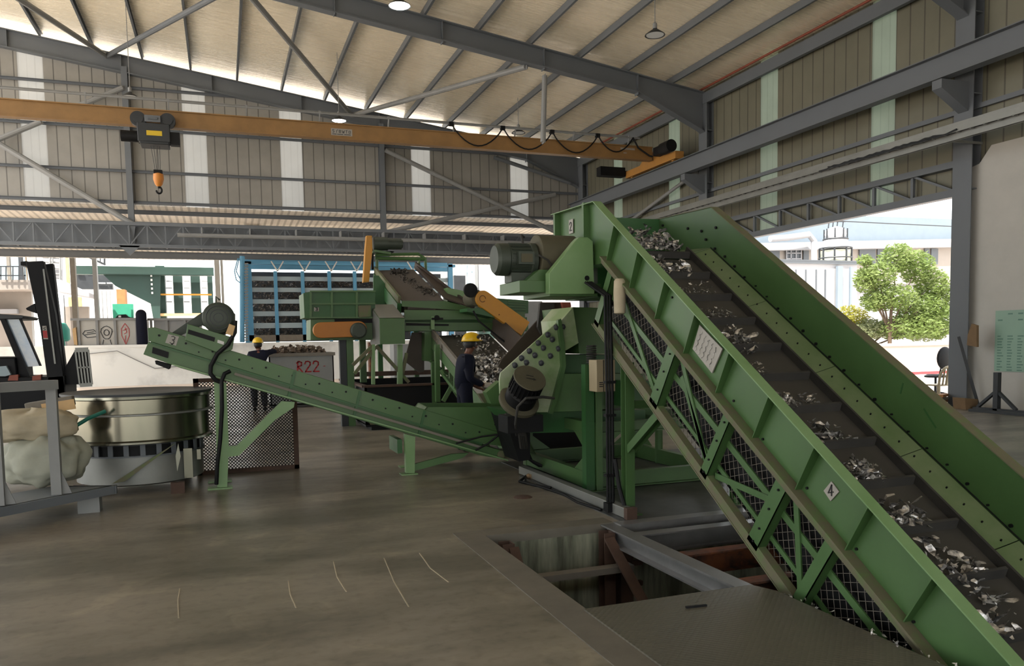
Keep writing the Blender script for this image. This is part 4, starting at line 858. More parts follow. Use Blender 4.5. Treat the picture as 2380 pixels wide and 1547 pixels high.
# ================================================================ ROUND VIBRATING SIEVE
t = thing('round_sieve', (-.93, 9.92, 0), 'large round stainless vibrating sieve with two stacked decks', 'sieve')
o = (-.93, 9.92, 0)
b = B(); b.lathe([(.01, 1.066), (.76, 1.066), (.782, 1.07), (.782, 1.095), (.76, 1.09), (.01, 1.085)], o, n=64, cap=False); b.mk('top_screen', 'steel_dark', t)
b = B(); b.lathe([(.70, 1.03), (.75, 1.075), (.77, 1.08), (.775, 1.04), (.755, 1.03), (.755, .885), (.775, .88), (.775, .865), (.74, .86)], o, n=64, cap=False); b.lathe([(.70, .99), (.3, .94), (.01, .93)], o, n=64, cap=False); b.mk('upper_deck', 'stainless', t)
b = B(); b.lathe([(.74, .86), (.745, .60), (.78, .585), (.785, .565), (.76, .555), (.7, .55)], o, n=64, cap=False); b.mk('lower_deck', 'stainless', t)
b = B(); b.lathe([(.775, .885), (.79, .88), (.79, .865), (.775, .86)], o, n=64); b.mk('clamp_ring', 'galv', t)
b = B()
n = 26
for i in range(n):
    a = 2*math.pi*i/n; u, w_ = V((math.cos(a), math.sin(a), 0)), V((-math.sin(a), math.cos(a), 0)); c_ = V(o)+u*.665+V((0, 0, .485)); b.bar(c_+w_*.026, c_-w_*.026, .014, .12, (0, 0, 1))
b.lathe([(.66, .415), (.68, .415), (.68, .43), (.66, .43)], o, n=64); b.lathe([(.66, .545), (.70, .545), (.70, .56), (.66, .56)], o, n=64); b.mk('vented_skirt', 'steel_paint', t)
b = B(); b.cyl((o[0], o[1], .42), (o[0], o[1], .555), .645, 48); b.mk('dark_core', 'black', t)  # solid black core painting the dark inside the skirt openings
b = B(); b.lathe([(.62, .10), (.66, .12), (.66, .415), (.62, .42)], o, n=64); b.mk('base_drum', 'galv', t)
for x, y in ((-.52, 9.25), (-1.5, 9.5), (-.5, 10.5), (-1.4, 10.5)): b = B(); b.box(x-.07, y-.04, 0, x+.07, y+.05, .12); b.mk('foot', 'rust_brown', t)
b = B(); p = AY(440, 1000, 9.45); b.box(p.x-.07, 9.42, .13, p.x+.02, 9.52, .46); b.box(p.x+.07, 9.36, .34, p.x+.11, 9.42, .45); b.mk('side_bracket', 'stainless', t)
b = B(); b.prism([AY(402, 1033, 9.24), AY(408, 1030, 9.24), AY(290, 1118, 9.2), AY(260, 1124, 9.2)], (0, .012, 0)); b.mk('chute_strap', 'dusty_flange', t)
b = B(); v = [AY(414, 1030, 9.22), AY(420, 1060, 9.22), AY(412, 1095, 9.22), AY(408, 1060, 9.22)]; b.prism(v, (0, .02, 0)); b.mk('hanging_rag', 'sack_light', t)
# ================================================================ PALLET RACK WITH SACKS
t = thing('stillage_rack', (-1.6, 8.7, 0), 'grey green steel stillage rack with sacks at the lower left', 'rack')
z0 = .24
c1, c2 = AZ(262, 1128, z0), AZ(-60, 1190, z0)
fr = (c2-c1).normalized(); bk = V((0, 0, 1)).cross(fr).normalized(); bk = bk if bk.y > 0 else -bk
b = B(); p0 = c1; p1 = c1+fr*1.55; p2 = p1+bk*.6; p3 = c1+bk*.55+fr*.25
b.prism([p0, p1, p2, p3], (0, 0, -.012)); b.channel(p0+V((0, 0, -.04)), p1+V((0, 0, -.04)), .05, .08, .008); b.channel(p3+V((0, 0, -.04)), p0+V((0, 0, -.04)), .05, .08, .008); b.box(p0.x-.10, p0.y-.0, z0-.085, p0.x+.03, p0.y+.08, z0-.005); b.mk('deck', 'steel_paint', t)
ba, bb = c1+fr*.50+bk*.10, c1+fr*1.02+bk*.10
for k, e in enumerate((ba, bb)):
    b = B(); b.bar(e, V((e.x, e.y, 1.30)), .085, .085, (0, 1, 0)); b.prism([e+V((.04, 0, 0)), e+V((.12, 0, 0)), e+V((.04, 0, .22))], (0, .012, 0)); b.mk('post', 'steel_light', t)
b = B(); b.bar(V((ba.x+.04, ba.y, 1.26)), V((bb.x-.04, bb.y, 1.26)), .085, .085); b.mk('top_rail', 'steel_light', t)
b = B(); e = AZ(207, 1190, 0); b.box(e.x-.09, e.y-.04, 0, e.x+.10, e.y+.14, z0-.05); b.mk('foot', 'steel_light', t)
b = B(); e = c1+fr*1.4+bk*.2; b.box(e.x-.1, e.y, 0, e.x+.1, e.y+.2, z0-.05); b.mk('foot', 'steel_light', t)
def sack(name, c, r, scs, seed, m, lb):
    random.seed(seed); b = B(); n, mm = 56, 36; ph = [random.uniform(0, 6.28) for _ in range(8)]; vs = []
    for i in range(mm+1):
        th_ = -math.pi/2+math.pi*i/mm
        for k in range(n):
            u = 2*math.pi*k/n
            rr = r*(1+.07*math.sin(3*u+ph[0])+.05*math.sin(5*u+2*th_+ph[1])+.035*math.sin(9*u-3*th_+ph[2])+.03*math.sin(7*th_+2*u+ph[3])+.022*abs(math.sin(6*u+5*th_+ph[4]))+.02*abs(math.sin(4*u-9*th_+ph[5])))
            cx, sx = math.cos(th_), math.sin(th_); f = (abs(cx)**.6)
            vs.append(V(c)+V((rr*scs[0]*f*math.cos(u), rr*scs[1]*f*math.sin(u), rr*scs[2]*(abs(sx)**.8)*(1 if sx > 0 else -1))))
    fs = [(i*n+k, i*n+(k+1) % n, (i+1)*n+(k+1) % n, (i+1)*n+k) for i in range(mm) for k in range(n)]
    b.add(vs, fs); return tag(b.mk(name, m), lb, 'sack')
q = AY(105, 1090, 8.95); sack('woven_sack', (q.x, 8.95, z0+.25), .40, (.93, .62, .58), 2, 'sack_light', 'full pale woven sack lying at the bottom of the grey rack')
q = AY(75, 985, 9.0); sack('woven_sack', (q.x, 8.98, z0+.60), .36, (1.15, .6, .42), 5, 'sack', 'slack beige woven sack folded over the fuller sack in the rack')
q = AY(180, 990, 8.95); b = B(); b.tube([q, q+V((-.1, 0, -.02)), q+V((-.22, 0, .0))], [.045, .06, .08], 10); tag(b.mk('sack_neck', 'sack'), 'twisted sack neck poking out right of the rack post', 'sack')
b = B(); b.tube([AY(245, 955, 9.08), AY(205, 972, 9.0), AY(175, 990, 8.9), AY(160, 1000, 8.85)], .02, 8); tag(b.mk('green_strap', 'teal'), 'green lifting strap crossing from the sieve to the sacks', 'strap')
b = B(); p, q = AY(62, 948, 9.05), AY(172, 930, 9.05); b.bar(p, q, .14, .10); bd = tag(b.mk('board_block', 'dust_grey', bevel=.01), 'dusty board with pale paper lying on top of the sacks', 'board')
b = B(); p, q = AY(98, 950, 8.97), AY(174, 938, 8.97); b.bar(p, q, .02, .10); b.mk('pale_face', 'wood_light', bd)
# ================================================================ FORKLIFT
YK = 12.0
t = thing('forklift', (-2.4, 12.5, 0), 'dark forklift with tall raised mast parked behind the rack', 'forklift')
for dy, pts in ((0, [(60, 608), (100, 606), (128, 730), (150, 895), (166, 1045), (126, 1045), (112, 895), (93, 760)]), (.62, [(103, 614), (122, 612), (155, 880), (166, 1020), (140, 1020), (128, 880)])):
    b = B(); v, d = plate_y(pts, YK+dy, .14); b.prism(v, d); b.mk('mast_upright', 'black_paint', t, bevel=.005)
b = B(); b.bar(AY(101, 625, YK-.01), AY(128, 845, YK-.01), .02, .012); b.mk('lift_cylinder', 'galv', t)
b = B(); v, d = plate_y([(48, 608), (62, 606), (62, 618), (48, 616)], YK+.1, .5); b.prism(v, d); v, d = plate_y([(60, 716), (80, 705), (84, 728), (62, 720)], YK, .1); b.prism(v, d); b.mk('cross_member', 'black_paint', t)
b = B(); v, d = plate_y([(98, 757), (108, 757), (112, 788), (101, 788)], YK-.006, .01); b.prism(v, d); sk = b.mk('sticker', 'paper', t)
b = B(); v, d = plate_y([(99, 768), (109, 768), (111, 785), (101, 785)], YK-.01, .006); b.prism(v, d); b.mk('sticker_red', 'red', sk)
b = B(); strokes(b, [[(.2, .0), (.7, .3), (.2, .6), (.8, 1)]], AY(99, 768, YK-.012), (.05, 0, 0), (0, 0, .05), .006, (0, -1, 0)); b.mk('sticker_mark', 'ink', sk)
b = B(); v, d = plate_y([(-20, 728), (48, 732), (56, 735), (52, 740), (-20, 742)], YK+.1, .9); b.prism(v, d); b.mk('overhead_guard', 'steel_dark', t, bevel=.006)
b = B(); v, d = plate_y([(0, 741), (11, 741), (74, 885), (40, 885), (36, 830)], YK+.12, .08); b.prism(v, d); b.mk('guard_pillar', 'black_paint', t)
b = B(); v, d = plate_y([(11, 742), (44, 742), (92, 850), (64, 852)], YK+.2, .015); b.prism(v, d); b.mk('windscreen', 'windscreen', t)
b = B(); v, d = plate_y([(44, 740), (48, 740), (95, 850), (91, 850)], YK+.12, .07); b.prism(v, d); b.mk('guard_pillar', 'black_paint', t)
b = B(); v, d = plate_y([(-120, 830), (36, 830), (42, 885), (42, 1010), (-120, 1010)], YK+.05, .95); b.prism(v, d); b.mk('body', 'black_paint', t, bevel=.02)
b = B(); v, d = plate_y([(-20, 876), (95, 876), (150, 872), (156, 1020), (-20, 1020)], YK+.0, .9); b.prism(v, d); b.mk('chassis', 'black_paint', t, bevel=.01)
b = B(); v, d = plate_y([(22, 872), (42, 870), (42, 884), (18, 884)], YK-.02, .1); b.prism(v, d); v, d = plate_y([(75, 874), (95, 870), (95, 882), (75, 884)], YK-.02, .1); b.prism(v, d); b.mk('red_panel', 'red_oxide', t)
b = B(); v, d = plate_y([(-10, 852), (14, 850), (25, 870), (12, 874), (-10, 874)], YK-.02, .1); b.prism(v, d); b.mk('folded_cloth', 'blue_pale', t)
for x, r_ in ((-2.15, .30), (-3.15, .28)):
    b = B(); b.lathe([(.10, 0), (r_-.03, 0), (r_, .03), (r_, .2), (r_-.03, .23), (.1, .23)], (x, YK-.02, r_), (0, 1, 0), 28); b.mk('wheel', 'rubber', t)
b = B(); v, d = plate_y([(152, 852), (175, 812), (180, 812), (190, 893), (152, 893)], YK+.1, .7); b.prism(v, d); b.mk('carriage', 'black_paint', t)
b = B()
u0, u1 = AY(175, 813, YK+.02), AY(205, 812, YK+.02); d0, d1 = AY(186, 895, YK+.02), AY(214, 893, YK+.02)
b.bar(u0, u1, .03, .06); b.bar(d0, d1, .03, .05); b.bar((u0+d0)/2, (u1+d1)/2, .015, .02)
for f in (0, .25, .5, .75, 1): b.bar(u0.lerp(u1, f), d0.lerp(d1, f), .02, .035 if f in (0, 1) else .015, (0, 1, 0))
b.mk('load_backrest', 'galv', t)
b = B(); v, d = plate_y([(176, 816), (204, 815), (212, 892), (187, 892)], YK+.06, .02); b.prism(v, d); b.mk('backrest_mesh', 'black', t)
b = B(); b.box(-1.75, YK+.05, .12, -1.0, YK+.17, .17); b.box(-1.75, YK+.6, .12, -1.0, YK+.72, .17); b.mk('fork', 'black', t)
# ================================================================ SORTING LINE IN THE MIDDLE DISTANCE
t = thing('feed_trough', (2.2, 15.5, 0), 'dark green feed trough on legs with an orange belt guard', 'trough')
def pp(name, pts, Y, d_, m, par, bev=0):
    b = B(); v, d = plate_y(pts, Y, d_); b.prism(v, d); return b.mk(name, m, par, bevel=bev)
pp('upper_panel', [(705, 681), (722, 677), (872, 677), (872, 738), (722, 740), (708, 738)], 15.1, .9, 'green_dark', t)
pp('lower_body', [(722, 742), (872, 740), (872, 789), (722, 790)], 15.15, .8, 'green', t)
b = B()
for y in (677, 706, 738): b.bar(AY(720, y, 15.07), AY(872, y-.5, 15.07), .06, .03)
for x in (722, 771, 829): b.bar(AY(x, 678, 15.08), AY(x, 738, 15.08), .04, .05, (0, 1, 0))
b.mk('rib', 'green', t)
b = B(); v, d = plate_y([(730, 714), (741, 714), (741, 723), (730, 723)], 15.08, .01); b.prism(v, d); s_ = b.mk('number_sign', 'paper', t)
b = B(); e0 = AY(733, 721.5, 15.07); strokes(b, GL['3'], e0, (.045, 0, 0), (0, 0, .055), .012, (0, -1, 0)); b.mk('number', 'ink', s_)
b = B(); c0, c1 = AY(747, 767, 14.95), AY(835, 764, 14.95); r_ = .145
pts = [c0+V((r_*math.cos(a), 0, r_*math.sin(a))) for a in [math.pi/2+i*math.pi/10 for i in range(11)]] + [c1+V((r_*math.cos(a), 0, r_*math.sin(a))) for a in [-math.pi/2+i*math.pi/10 for i in range(11)]]
b.prism(pts, (0, .16, 0)); b.mk('belt_guard', 'orange_guard', t, bevel=.01)
b = B(); b.lathe([(.12, -.12), (.15, -.1), (.155, .3)], AY(832, 768, 14.95), (0, 1, 0), 24); b.mk('drum_motor', 'motor', t)
b = B(); v, d = plate_y([(778, 741), (868, 741), (868, 750), (778, 750)], 15.12, .1); b.prism(v, d); b.mk('slot', 'black', t)
for (xa, xb), m in (((788, 803), 'steel_dark'), ((804, 820), 'green')):
    b = B(); p, q = AY(xa, 790, 15.3), AY(xb, 790, 15.3); b.box(p.x, 15.25, 0, q.x, 15.4, p.z); b.mk('leg', m, t)
b = B(); b.box(2.55, 15.8, .8, 2.67, 15.92, 1.7); b.mk('leg', 'green', t)
# guard hood
XA_, XB_ = AY(883, 770, 14.4).x, AY(941, 770, 14.4).x; bk_ = AX(859, 709, XA_); zf, zl = AY(883, 740, 14.4).z, AY(883, 800, 14.4).z
t = thing('guard_hood', ((XA_+XB_)/2, 14.6, 0), 'boxy green and grey guard hood with sloping top on braced legs', 'hood')
b = B(); b.prism([(XA_, 14.4, zl), (XA_, 14.4, zf), (XA_, bk_.y, bk_.z), (XA_, bk_.y, zl)], (XB_-XA_, 0, 0)); b.mk('hood_body', 'green', t, bevel=.004)
b = B(); b.prism([(XA_-.006, 14.42, zl), (XA_-.006, 14.42, zf), (XA_-.006, bk_.y, bk_.z), (XA_-.006, bk_.y, zl)], (.005, 0, 0)); b.prism([(XA_, 14.41, zf+.012), (XA_, bk_.y, bk_.z+.012), (XB_, bk_.y, bk_.z+.012), (XB_, 14.41, zf+.012)], (0, 0, .004)); b.mk('bare_side', 'galv', t)
pp('rear_cover', [(833, 710), (862, 709), (862, 735), (835, 737)], 15.0, .3, 'dusty_flange', t)
for pts in ([(925, 800), (936, 800), (936, 893), (925, 893)], [(865, 800), (872, 800), (872, 893), (865, 893)]): pp('leg', pts, 14.7, .1, 'green_light', t)
for a, c_ in (((866, 803), (820, 848)), ((872, 808), (824, 868)), ((874, 803), (950, 888)), ((945, 820), (935, 870))):
    b = B(); b.bar(AY(*a, 14.75), AY(*c_, 14.75), .06, .06, (0, 1, 0)); b.mk('brace', 'dusty_flange', t)
# cross conveyor
t = thing('cross_conveyor', (4.6, 15, 0), 'green cross conveyor frame running right from the grey guard hood', 'conveyor')
pp('side_channel', [(941, 720), (1080, 721), (1220, 726), (1220, 742), (1085, 742), (941, 743)], 14.9, .06, 'green', t)
pp('lower_channel', [(941, 748), (1150, 750), (1228, 755), (1228, 766), (941, 769)], 14.95, .06, 'green', t)
pp('return_roll', [(938, 706), (1096, 714), (1096, 724), (940, 724)], 15.4, .5, 'belt_brown', t)
pp('back_panel', [(941, 733), (1225, 737), (1225, 770), (941, 770)], 15.5, .05, 'green_dark', t)
pp('tension_slot', [(944, 750), (1043, 753), (1043, 757), (944, 756)], 14.93, .02, 'black', t)
pp('gusset', [(1002, 735), (1010, 735), (1010, 765), (1002, 765)], 14.88, .05, 'green_light', t)
b = B(); p = AY(1016, 738, 14.85); b.cyl(p, p+V((0, .1, 0)), .05, 14); b.box(p.x-.1, 14.85, p.z-.04, p.x+.12, 14.92, p.z); b.mk('sensor', 'black', t)
b = B(); p = AY(946, 711, 15.3); q = AY(1010, 712, 15.3); b.cyl(p, q, .10, 20); b.mk('roller', 'belt_brown', t)
pp('end_cap', [(1040, 668), (1088, 678), (1088, 720), (1040, 720)], 15.9, .3, 'green_light', t)
pp('right_frame', [(1115, 690), (1228, 698), (1228, 728), (1115, 722)], 15.6, .4, 'green_dark', t)
b = B()
for i in range(5): b.bar(AY(1180, 700+6*i, 15.58), AY(1222, 702+6*i, 15.58), .02, .02)
b.mk('louvre', 'green', t)
for pts in ([(987, 770), (1003, 770), (1003, 840), (987, 838)], [(1160, 760), (1220, 762), (1210, 830), (1180, 800)]): pp('leg_plate', pts, 14.95, .25, 'green', t)
pp('green_leg', [(1012, 800), (1022, 800), (1024, 934), (1014, 934)], 14.0, .1, 'green', t)
b = B(); b.bar(AY(1024, 860, 14.0), AY(1070, 930, 14.0), .05, .06, (0, 1, 0)); b.bar(AY(1048, 850, 14.3), AY(1048, 905, 14.3), .07, .07, (0, 1, 0)); b.bar(AY(1055, 888, 14.2), AY(1030, 932, 14.2), .07, .07, (0, 1, 0)); b.mk('brace', 'green_light', t)
pp('rubber_apron', [(958, 772), (986, 772), (986, 862), (975, 866), (940, 838)], 15.2, .04, 'belt_brown', t)
b = B()
for (a, c_) in (((1000, 838), (1075, 895)),): b.bar(AY(*a, 14.6), AY(*c_, 14.6), .05, .05, (0, 1, 0))
b.mk('low_brace', 'green', t)
# upper conveyor
def q4(p, q, r, s_, th): return [p, q, r, s_], (0, 0, th)
UL, UR, UFL, UFR = AY(934, 698, 15.3), AY(1032, 698, 15.3), AY(877, 628, 17.9), AY(961, 626, 17.9)
t = thing('upper_conveyor', (UL.x+.4, 16.5, 0), 'upper inclined belt conveyor climbing away, yellow guarded motor at its top', 'conveyor')
b = B(); v, d = q4(UL, UR, UFR, UFL, -.02); b.prism(v, d); b.mk('belt', 'belt_brown', t)
b = B(); b.bar(UL+V((-.05, 0, .0)), UFL+V((-.05, 0, .0)), .05, .16); b.mk('side_rail', 'dusty_flange', t)
b = B(); b.bar(UL+V((-.06, 0, -.2)), UFL+V((-.06, 0, -.2)), .08, .28); b.bar(UL+V((-.02, .1, -.55)), UFL+V((-.02, 0, -.6)), .06, .08)
for i in range(8):
    e = UL.lerp(UFL, i/7.); b.bar(e+V((-.05, 0, -.3)), e+V((-.05, 0, -.62)), .04, .06, (1, 0, 0)); 
    if i < 7: f = UL.lerp(UFL, (i+1)/7.); b.bar(e+V((-.05, 0, -.3)), f+V((-.05, 0, -.62)), .03, .03, (1, 0, 0))
b.mk('side_truss', 'green_dark', t)
b = B(); r1, r2 = AY(1100, 717, 15.3), AY(966, 614, 17.9); b.prism([UR+V((.02, 0, .02)), r1, r2, UFR+V((.02, 0, .02))], (0, 0, .03)); b.bar(r1, r2, .05, .10); b.mk('side_board', 'hood_brown', t)
b = B(); v, d = plate_y([(934, 699), (1034, 699), (1094, 715), (1094, 722), (935, 712)], 15.2, .05); b.prism(v, d); b.mk('front_edge', 'green', t)
pp('belt_guard', [(852, 547), (865, 547), (866, 580), (858, 655), (844, 656), (849, 580)], 17.8, .16, 'yellow_guard', t, .01)
b = B(); p, q = AY(868, 566, 17.9), AY(932, 567, 17.9); mdl = p.lerp(q, .5); b.tube([p, mdl], .15, 20); b.tube([mdl, q], .125, 20); b.tube([q, q+V((.03, 0, 0))], .09, 16); b.mk('gear_motor', 'motor', t)
b = B(); b.tube([AY(872, 592, 17.9), AY(972, 590, 17.9), AY(988, 600, 17.9), AY(990, 632, 17.9)], .035, 8); b.tube([AY(872, 600, 17.9), AY(985, 602, 17.9)], .04, 8); b.tube([AY(876, 600, 17.9), AY(876, 626, 17.9)], .035, 8); b.tube([AY(974, 600, 17.9), AY(974, 622, 17.9)], .03, 8); b.bar(AY(868, 584, 17.9), AY(905, 590, 17.9), .3, .05); b.mk('gantry', 'green', t)
b = B(); b.tube([AY(868, 560, 18.1), AY(865, 605, 18.1), AY(866, 625, 18)], .03, 8); b.mk('motor_cable', 'black', t)
for X_, Y_ in ((UFL.x, 17.8), (UFR.x, 17.8)):
    b = B(); b.box(X_-.05, Y_, 0, X_+.05, Y_+.1, 3.1); b.mk('leg', 'green_dark', t)
pp('curtain', [(868, 640), (880, 640), (905, 672), (925, 700), (925, 708), (868, 708)], 16.6, .04, 'green_dark', t)
random.seed(31); b = B()
def onb(u, w_, lift=.01): a = UL.lerp(UR, u); c_ = UFL.lerp(UFR, u); return a.lerp(c_, w_)+V((0, 0, lift))
scrap(b, lambda: onb(random.uniform(.35, .75), random.uniform(.85, .99)), 120, .045, .8)
scrap(b, lambda: (lambda w_: onb(min(.95, .35+.55*(1-w_)+random.gauss(0, .10)), w_))(random.uniform(.1, .85)), 190, .03, .8)
tag(b.mk('belt_scrap', 'scrap_grey', smooth=False), 'grey scrap chips strewn on the upper inclined belt', 'scrap', None, 'stuff')
# yellow guarded drive on the cross conveyor
t = thing('guarded_drive', AY(1165, 740, 14.2), 'slanting yellow belt guard with motor, left of the brown infeed hood', 'drive')
b = B(); c0, c1 = AY(1124, 694, 14.2), AY(1222, 764, 14.2); e = (c1-c0).normalized(); up = V((-e.z, 0, e.x)); r_ = .155
ang = math.atan2(e.z, e.x)
pts = [c0+V((r_*math.cos(a), 0, r_*math.sin(a))) for a in [ang+math.pi/2+i*math.pi/12 for i in range(13)]] + [c1-up*r_, c1+up*r_]
b.prism(pts, (0, .14, 0)); g = b.mk('belt_guard', 'yellow_guard', t, bevel=.01)
b = B(); b.tube([c0+V((-.02+.06*math.cos(a), -.004, .06*math.sin(a))) for a in [i*.5 for i in range(12)]], .006, 5); b.cyl(AY(1160, 731, 14.2), AY(1160, 731, 14.2)+V((0, -.01, 0)), .012, 8); b.mk('guard_mark', 'rust', g)
b = B(); b.lathe([(.12, -.1), (.15, -.08), (.155, .35), (.1, .4)], c0+V((-.10, .16, .02)), (0, 1, 0), 24); b.mk('motor', 'motor_dusty', t)
b = B(); b.lathe([(.05, 0), (.13, .01), (.135, .06)], c0+V((-.24, .0, .16)), (0, 1, 0), 20); b.mk('pulley', 'black', t)
b = B(); b.tube([AY(1100, 722, 14.15), AY(1112, 745, 14.15), AY(1145, 772, 14.1), AY(1180, 800, 14.0)], .018, 6); b.mk('cable', 'black', t)
pp('mount', [(1086, 716), (1128, 716), (1150, 728), (1150, 738), (1086, 724)], 14.25, .5, 'green_dark', t)
# lower conveyor with aluminium
LF, LN, RF, RN = V((3.87, 15.0, 1.70)), V((3.66, 11.0, .66)), V((4.98, 15.0, 1.72)), V((4.62, 10.2, .50))
LN2 = LN+(LN-LF)*.2
t = thing('scrap_conveyor', (4.3, 13, 0), 'inclined conveyor heaped with bright aluminium behind the worker in navy', 'conveyor')
b = B(); b.prism([LF, LN2, RN, RF], (0, 0, -.02)); b.mk('belt', 'belt', t)
b = B(); b.bar(LF+V((-.04, 0, .05)), LN2+V((-.04, 0, .05)), .05, .14); b.mk('side_rail', 'dust_grey', t)
b = B(); b.bar(LF+V((-.05, 0, -.12)), LN2+V((-.05, 0, -.12)), .06, .2); b.bar(LF+V((-.05, 0, -.5)), LN2+V((-.05, 0, -.35)), .05, .06)
for i in range(6):
    e = LF.lerp(LN2, i/5.); b.bar(e+V((-.05, 0, -.15)), e+V((-.05, 0, -.5)), .05, .05, (1, 0, 0))
b.mk('side_frame', 'green', t)
b = B(); o = V((.03, 0, 0)); b.prism([RF+o, RN+o, RN+V((.12, 0, .35)), RF+V((.12, 0, .42))], (.02, 0, 0)); b.mk('side_board', 'hood_brown', t)
for Y_, z in ((11.2, .5), (14.3, 1.2)):
    b = B(); b.box(3.62, Y_, 0, 3.70, Y_+.08, z); b.mk('leg', 'green', t)
b = B(); v, d = plate_y([(1112, 915), (1142, 912), (1152, 940), (1128, 940)], 10.4, .1); b.prism(v, d); b.mk('end_lip', 'dusty_flange', t)
b = B(); random.seed(41)
def onl(u, w_, lift=.02): a = LN2.lerp(RN, u); c_ = LF.lerp(RF, u); return a.lerp(c_, w_)+V((0, 0, lift+random.uniform(0, .06)))
scrap(b, lambda: onl(random.uniform(.1, .95), random.uniform(0, .6)), 560, .075, .9, 1.1)
scrap(b, lambda: onl(random.uniform(.2, .9), random.uniform(.5, .98), .01), 200, .05, .8, 1.1)
tag(b.mk('aluminium_scrap', 'alu_bright', smooth=False), 'bright aluminium pieces covering the conveyor behind the worker in navy', 'scrap', None, 'stuff')
# dark steel box the line stands on
t = thing('steel_tank', (3.6, 15.4, 0), 'low dark open steel tank under the sorting line legs', 'tank')
b = B(); x0, x1 = 2.38, 5.4; y0, y1, z = 14.35, 17.4, .80
for r in ((x0, y0, x1, y0+.04), (x0, y1-.04, x1, y1), (x0, y0, x0+.04, y1), (x1-.04, y0, x1, y1)): b.box(r[0], r[1], .1, r[2], r[3], z)
b.box(x0, y0, .06, x1, y1, .12); b.mk('tank_wall', 'black', t)
b = B(); b.bar((x0-.02, y0, z), (x1, y0, z), .1, .04); b.bar((x0, y0, z), (x0, y1, z), .1, .04); b.bar((x0, y1, z+.1), (x1, y1, z+.1), .1, .1); b.mk('rim', 'rust_brown', t)
b = B(); b.box(2.48, y0-.02, 0, 3.4, y1, .1); b.mk('skid', 'black', t)
b = B(); b.prism([(2.36, y0-.02, .34), (3.1, y0-.02, .34), (3.1, y0-.02, .1), (2.46, y0-.02, .1)], (0, .02, 0)); b.mk('chute_tray', 'dusty_flange', t)
# ================================================================ SCRAP BIN R22
t = thing('scrap_bin', (1.85, 20.9, 0), 'pale steel bin with red hand painted R22, heaped with brown scrap', 'bin')
x0, x1, y0, y1, z = 1.05, 2.62, 20.4, 21.6, 1.36
b = B()
for r in ((x0, y0, x1, y0+.03), (x0, y1-.03, x1, y1), (x0, y0, x0+.03, y1), (x1-.03, y0, x1, y1)): b.box(r[0], r[1], .06, r[2], r[3], z)
b.box(x0, y0, .06, x1, y1, .1); b.mk('bin_wall', 'steel_light', t)
b = B(); b.box(x0-.04, y0-.04, z-.08, x1+.04, y0+.01, z); b.box(x0-.04, y1, z-.08, x1+.04, y1+.04, z); b.box(x0-.04, y0, z-.08, x0, y1, z); b.box(x1, y0, z-.08, x1+.04, y1, z); b.mk('rim', 'dust_grey', t)
b = B()
for x in (x0+.05, x1-.15): b.box(x, y0, 0, x+.1, y1, .06)
b.mk('runner', 'steel_dark', t)
b = B(); cx = AY(690, 862, y0).x; zz = AY(690, 864, y0).z; hgt = .26
for i, g in enumerate('R22-'): strokes(b, GL[g], (cx+.20*i+(.05 if g == '-' else 0), y0-.004, zz+(.12 if g == '-' else 0)), ((.15 if g != '-' else .05), 0, 0), (0, 0, hgt if g != '-' else .02), .032 if g != '-' else .014, (0, -1, 0), .006)
b.mk('painted_number', 'red', t)
b = B(); random.seed(51)
def fnb():
    x = random.uniform(x0+.1, x1-.15); return (x, random.uniform(y0+.1, y1-.1), z-.06+random.uniform(0, .20)*(1-((x-1.85)/.95)**2))
scrap(b, fnb, 420, .09, 1.2, 1.0); tag(b.mk('scrap_heap', 'scrap_brown', smooth=False), 'brown scrap heaped above the rim of the R22 bin', 'scrap', None, 'stuff')
# ================================================================ PEOPLE
def skinned(name, pts, edges, rad, m, parent, root=0, sub=2):
    me = bpy.data.meshes.new(name); names = list(pts); off = parent.location if parent else V((0, 0, 0))
    me.from_pydata([tuple(V(pts[k])-off) for k in names], [(names.index(a), names.index(c_)) for a, c_ in edges], [])
    o = bpy.data.objects.new(name, me); C.objects.link(o); o.parent = parent; me.materials.append(MT[m])
    md = o.modifiers.new('skin', 'SKIN'); md.use_smooth_shade = True
    if not me.skin_vertices:
        me.attributes.new if False else None
        bpy.context.view_layer.objects.active = o
        bpy.ops.mesh.customdata_skin_add()
    sv = me.skin_vertices[0].data
    for i, k in enumerate(names):
        r_ = rad.get(k, .05); sv[i].radius = (r_, r_) if not isinstance(r_, tuple) else r_; sv[i].use_root = (i == root)
    s2_ = o.modifiers.new('sub', 'SUBSURF'); s2_.levels = sub; s2_.render_levels = sub
    return o
def hand(pts, ed, rad, pre, wr, d, side, curl):
    """palm and five fingers from wrist wr along d; side points to the thumb, curl to the palm side"""
    d, side, curl = V(d).normalized(), V(side).normalized(), V(curl).normalized(); wr = V(wr)
    pts[pre+'palm'] = wr+d*.05; rad[pre+'palm'] = (.032, .018); ed.append((pre+'wrist', pre+'palm'))
    for i, (o_, L_) in enumerate(((.028, .075), (.010, .085), (-.010, .08), (-.028, .062))):
        a, b1, c_ = pre+'f%da' % i, pre+'f%db' % i, pre+'f%dc' % i
        pts[a] = wr+d*.085+side*o_; pts[b1] = pts[a]+d*L_*.5+curl*.012; pts[c_] = pts[b1]+d*L_*.3+curl*.03
        rad[a] = .010; rad[b1] = .009; rad[c_] = .008; ed += [(pre+'palm', a), (a, b1), (b1, c_)]
    pts[pre+'ta'] = wr+d*.04+side*.045; pts[pre+'tb'] = wr+d*.075+side*.06+curl*.02; rad[pre+'ta'] = .012; rad[pre+'tb'] = .010; ed += [(pre+'palm', pre+'ta'), (pre+'ta', pre+'tb')]
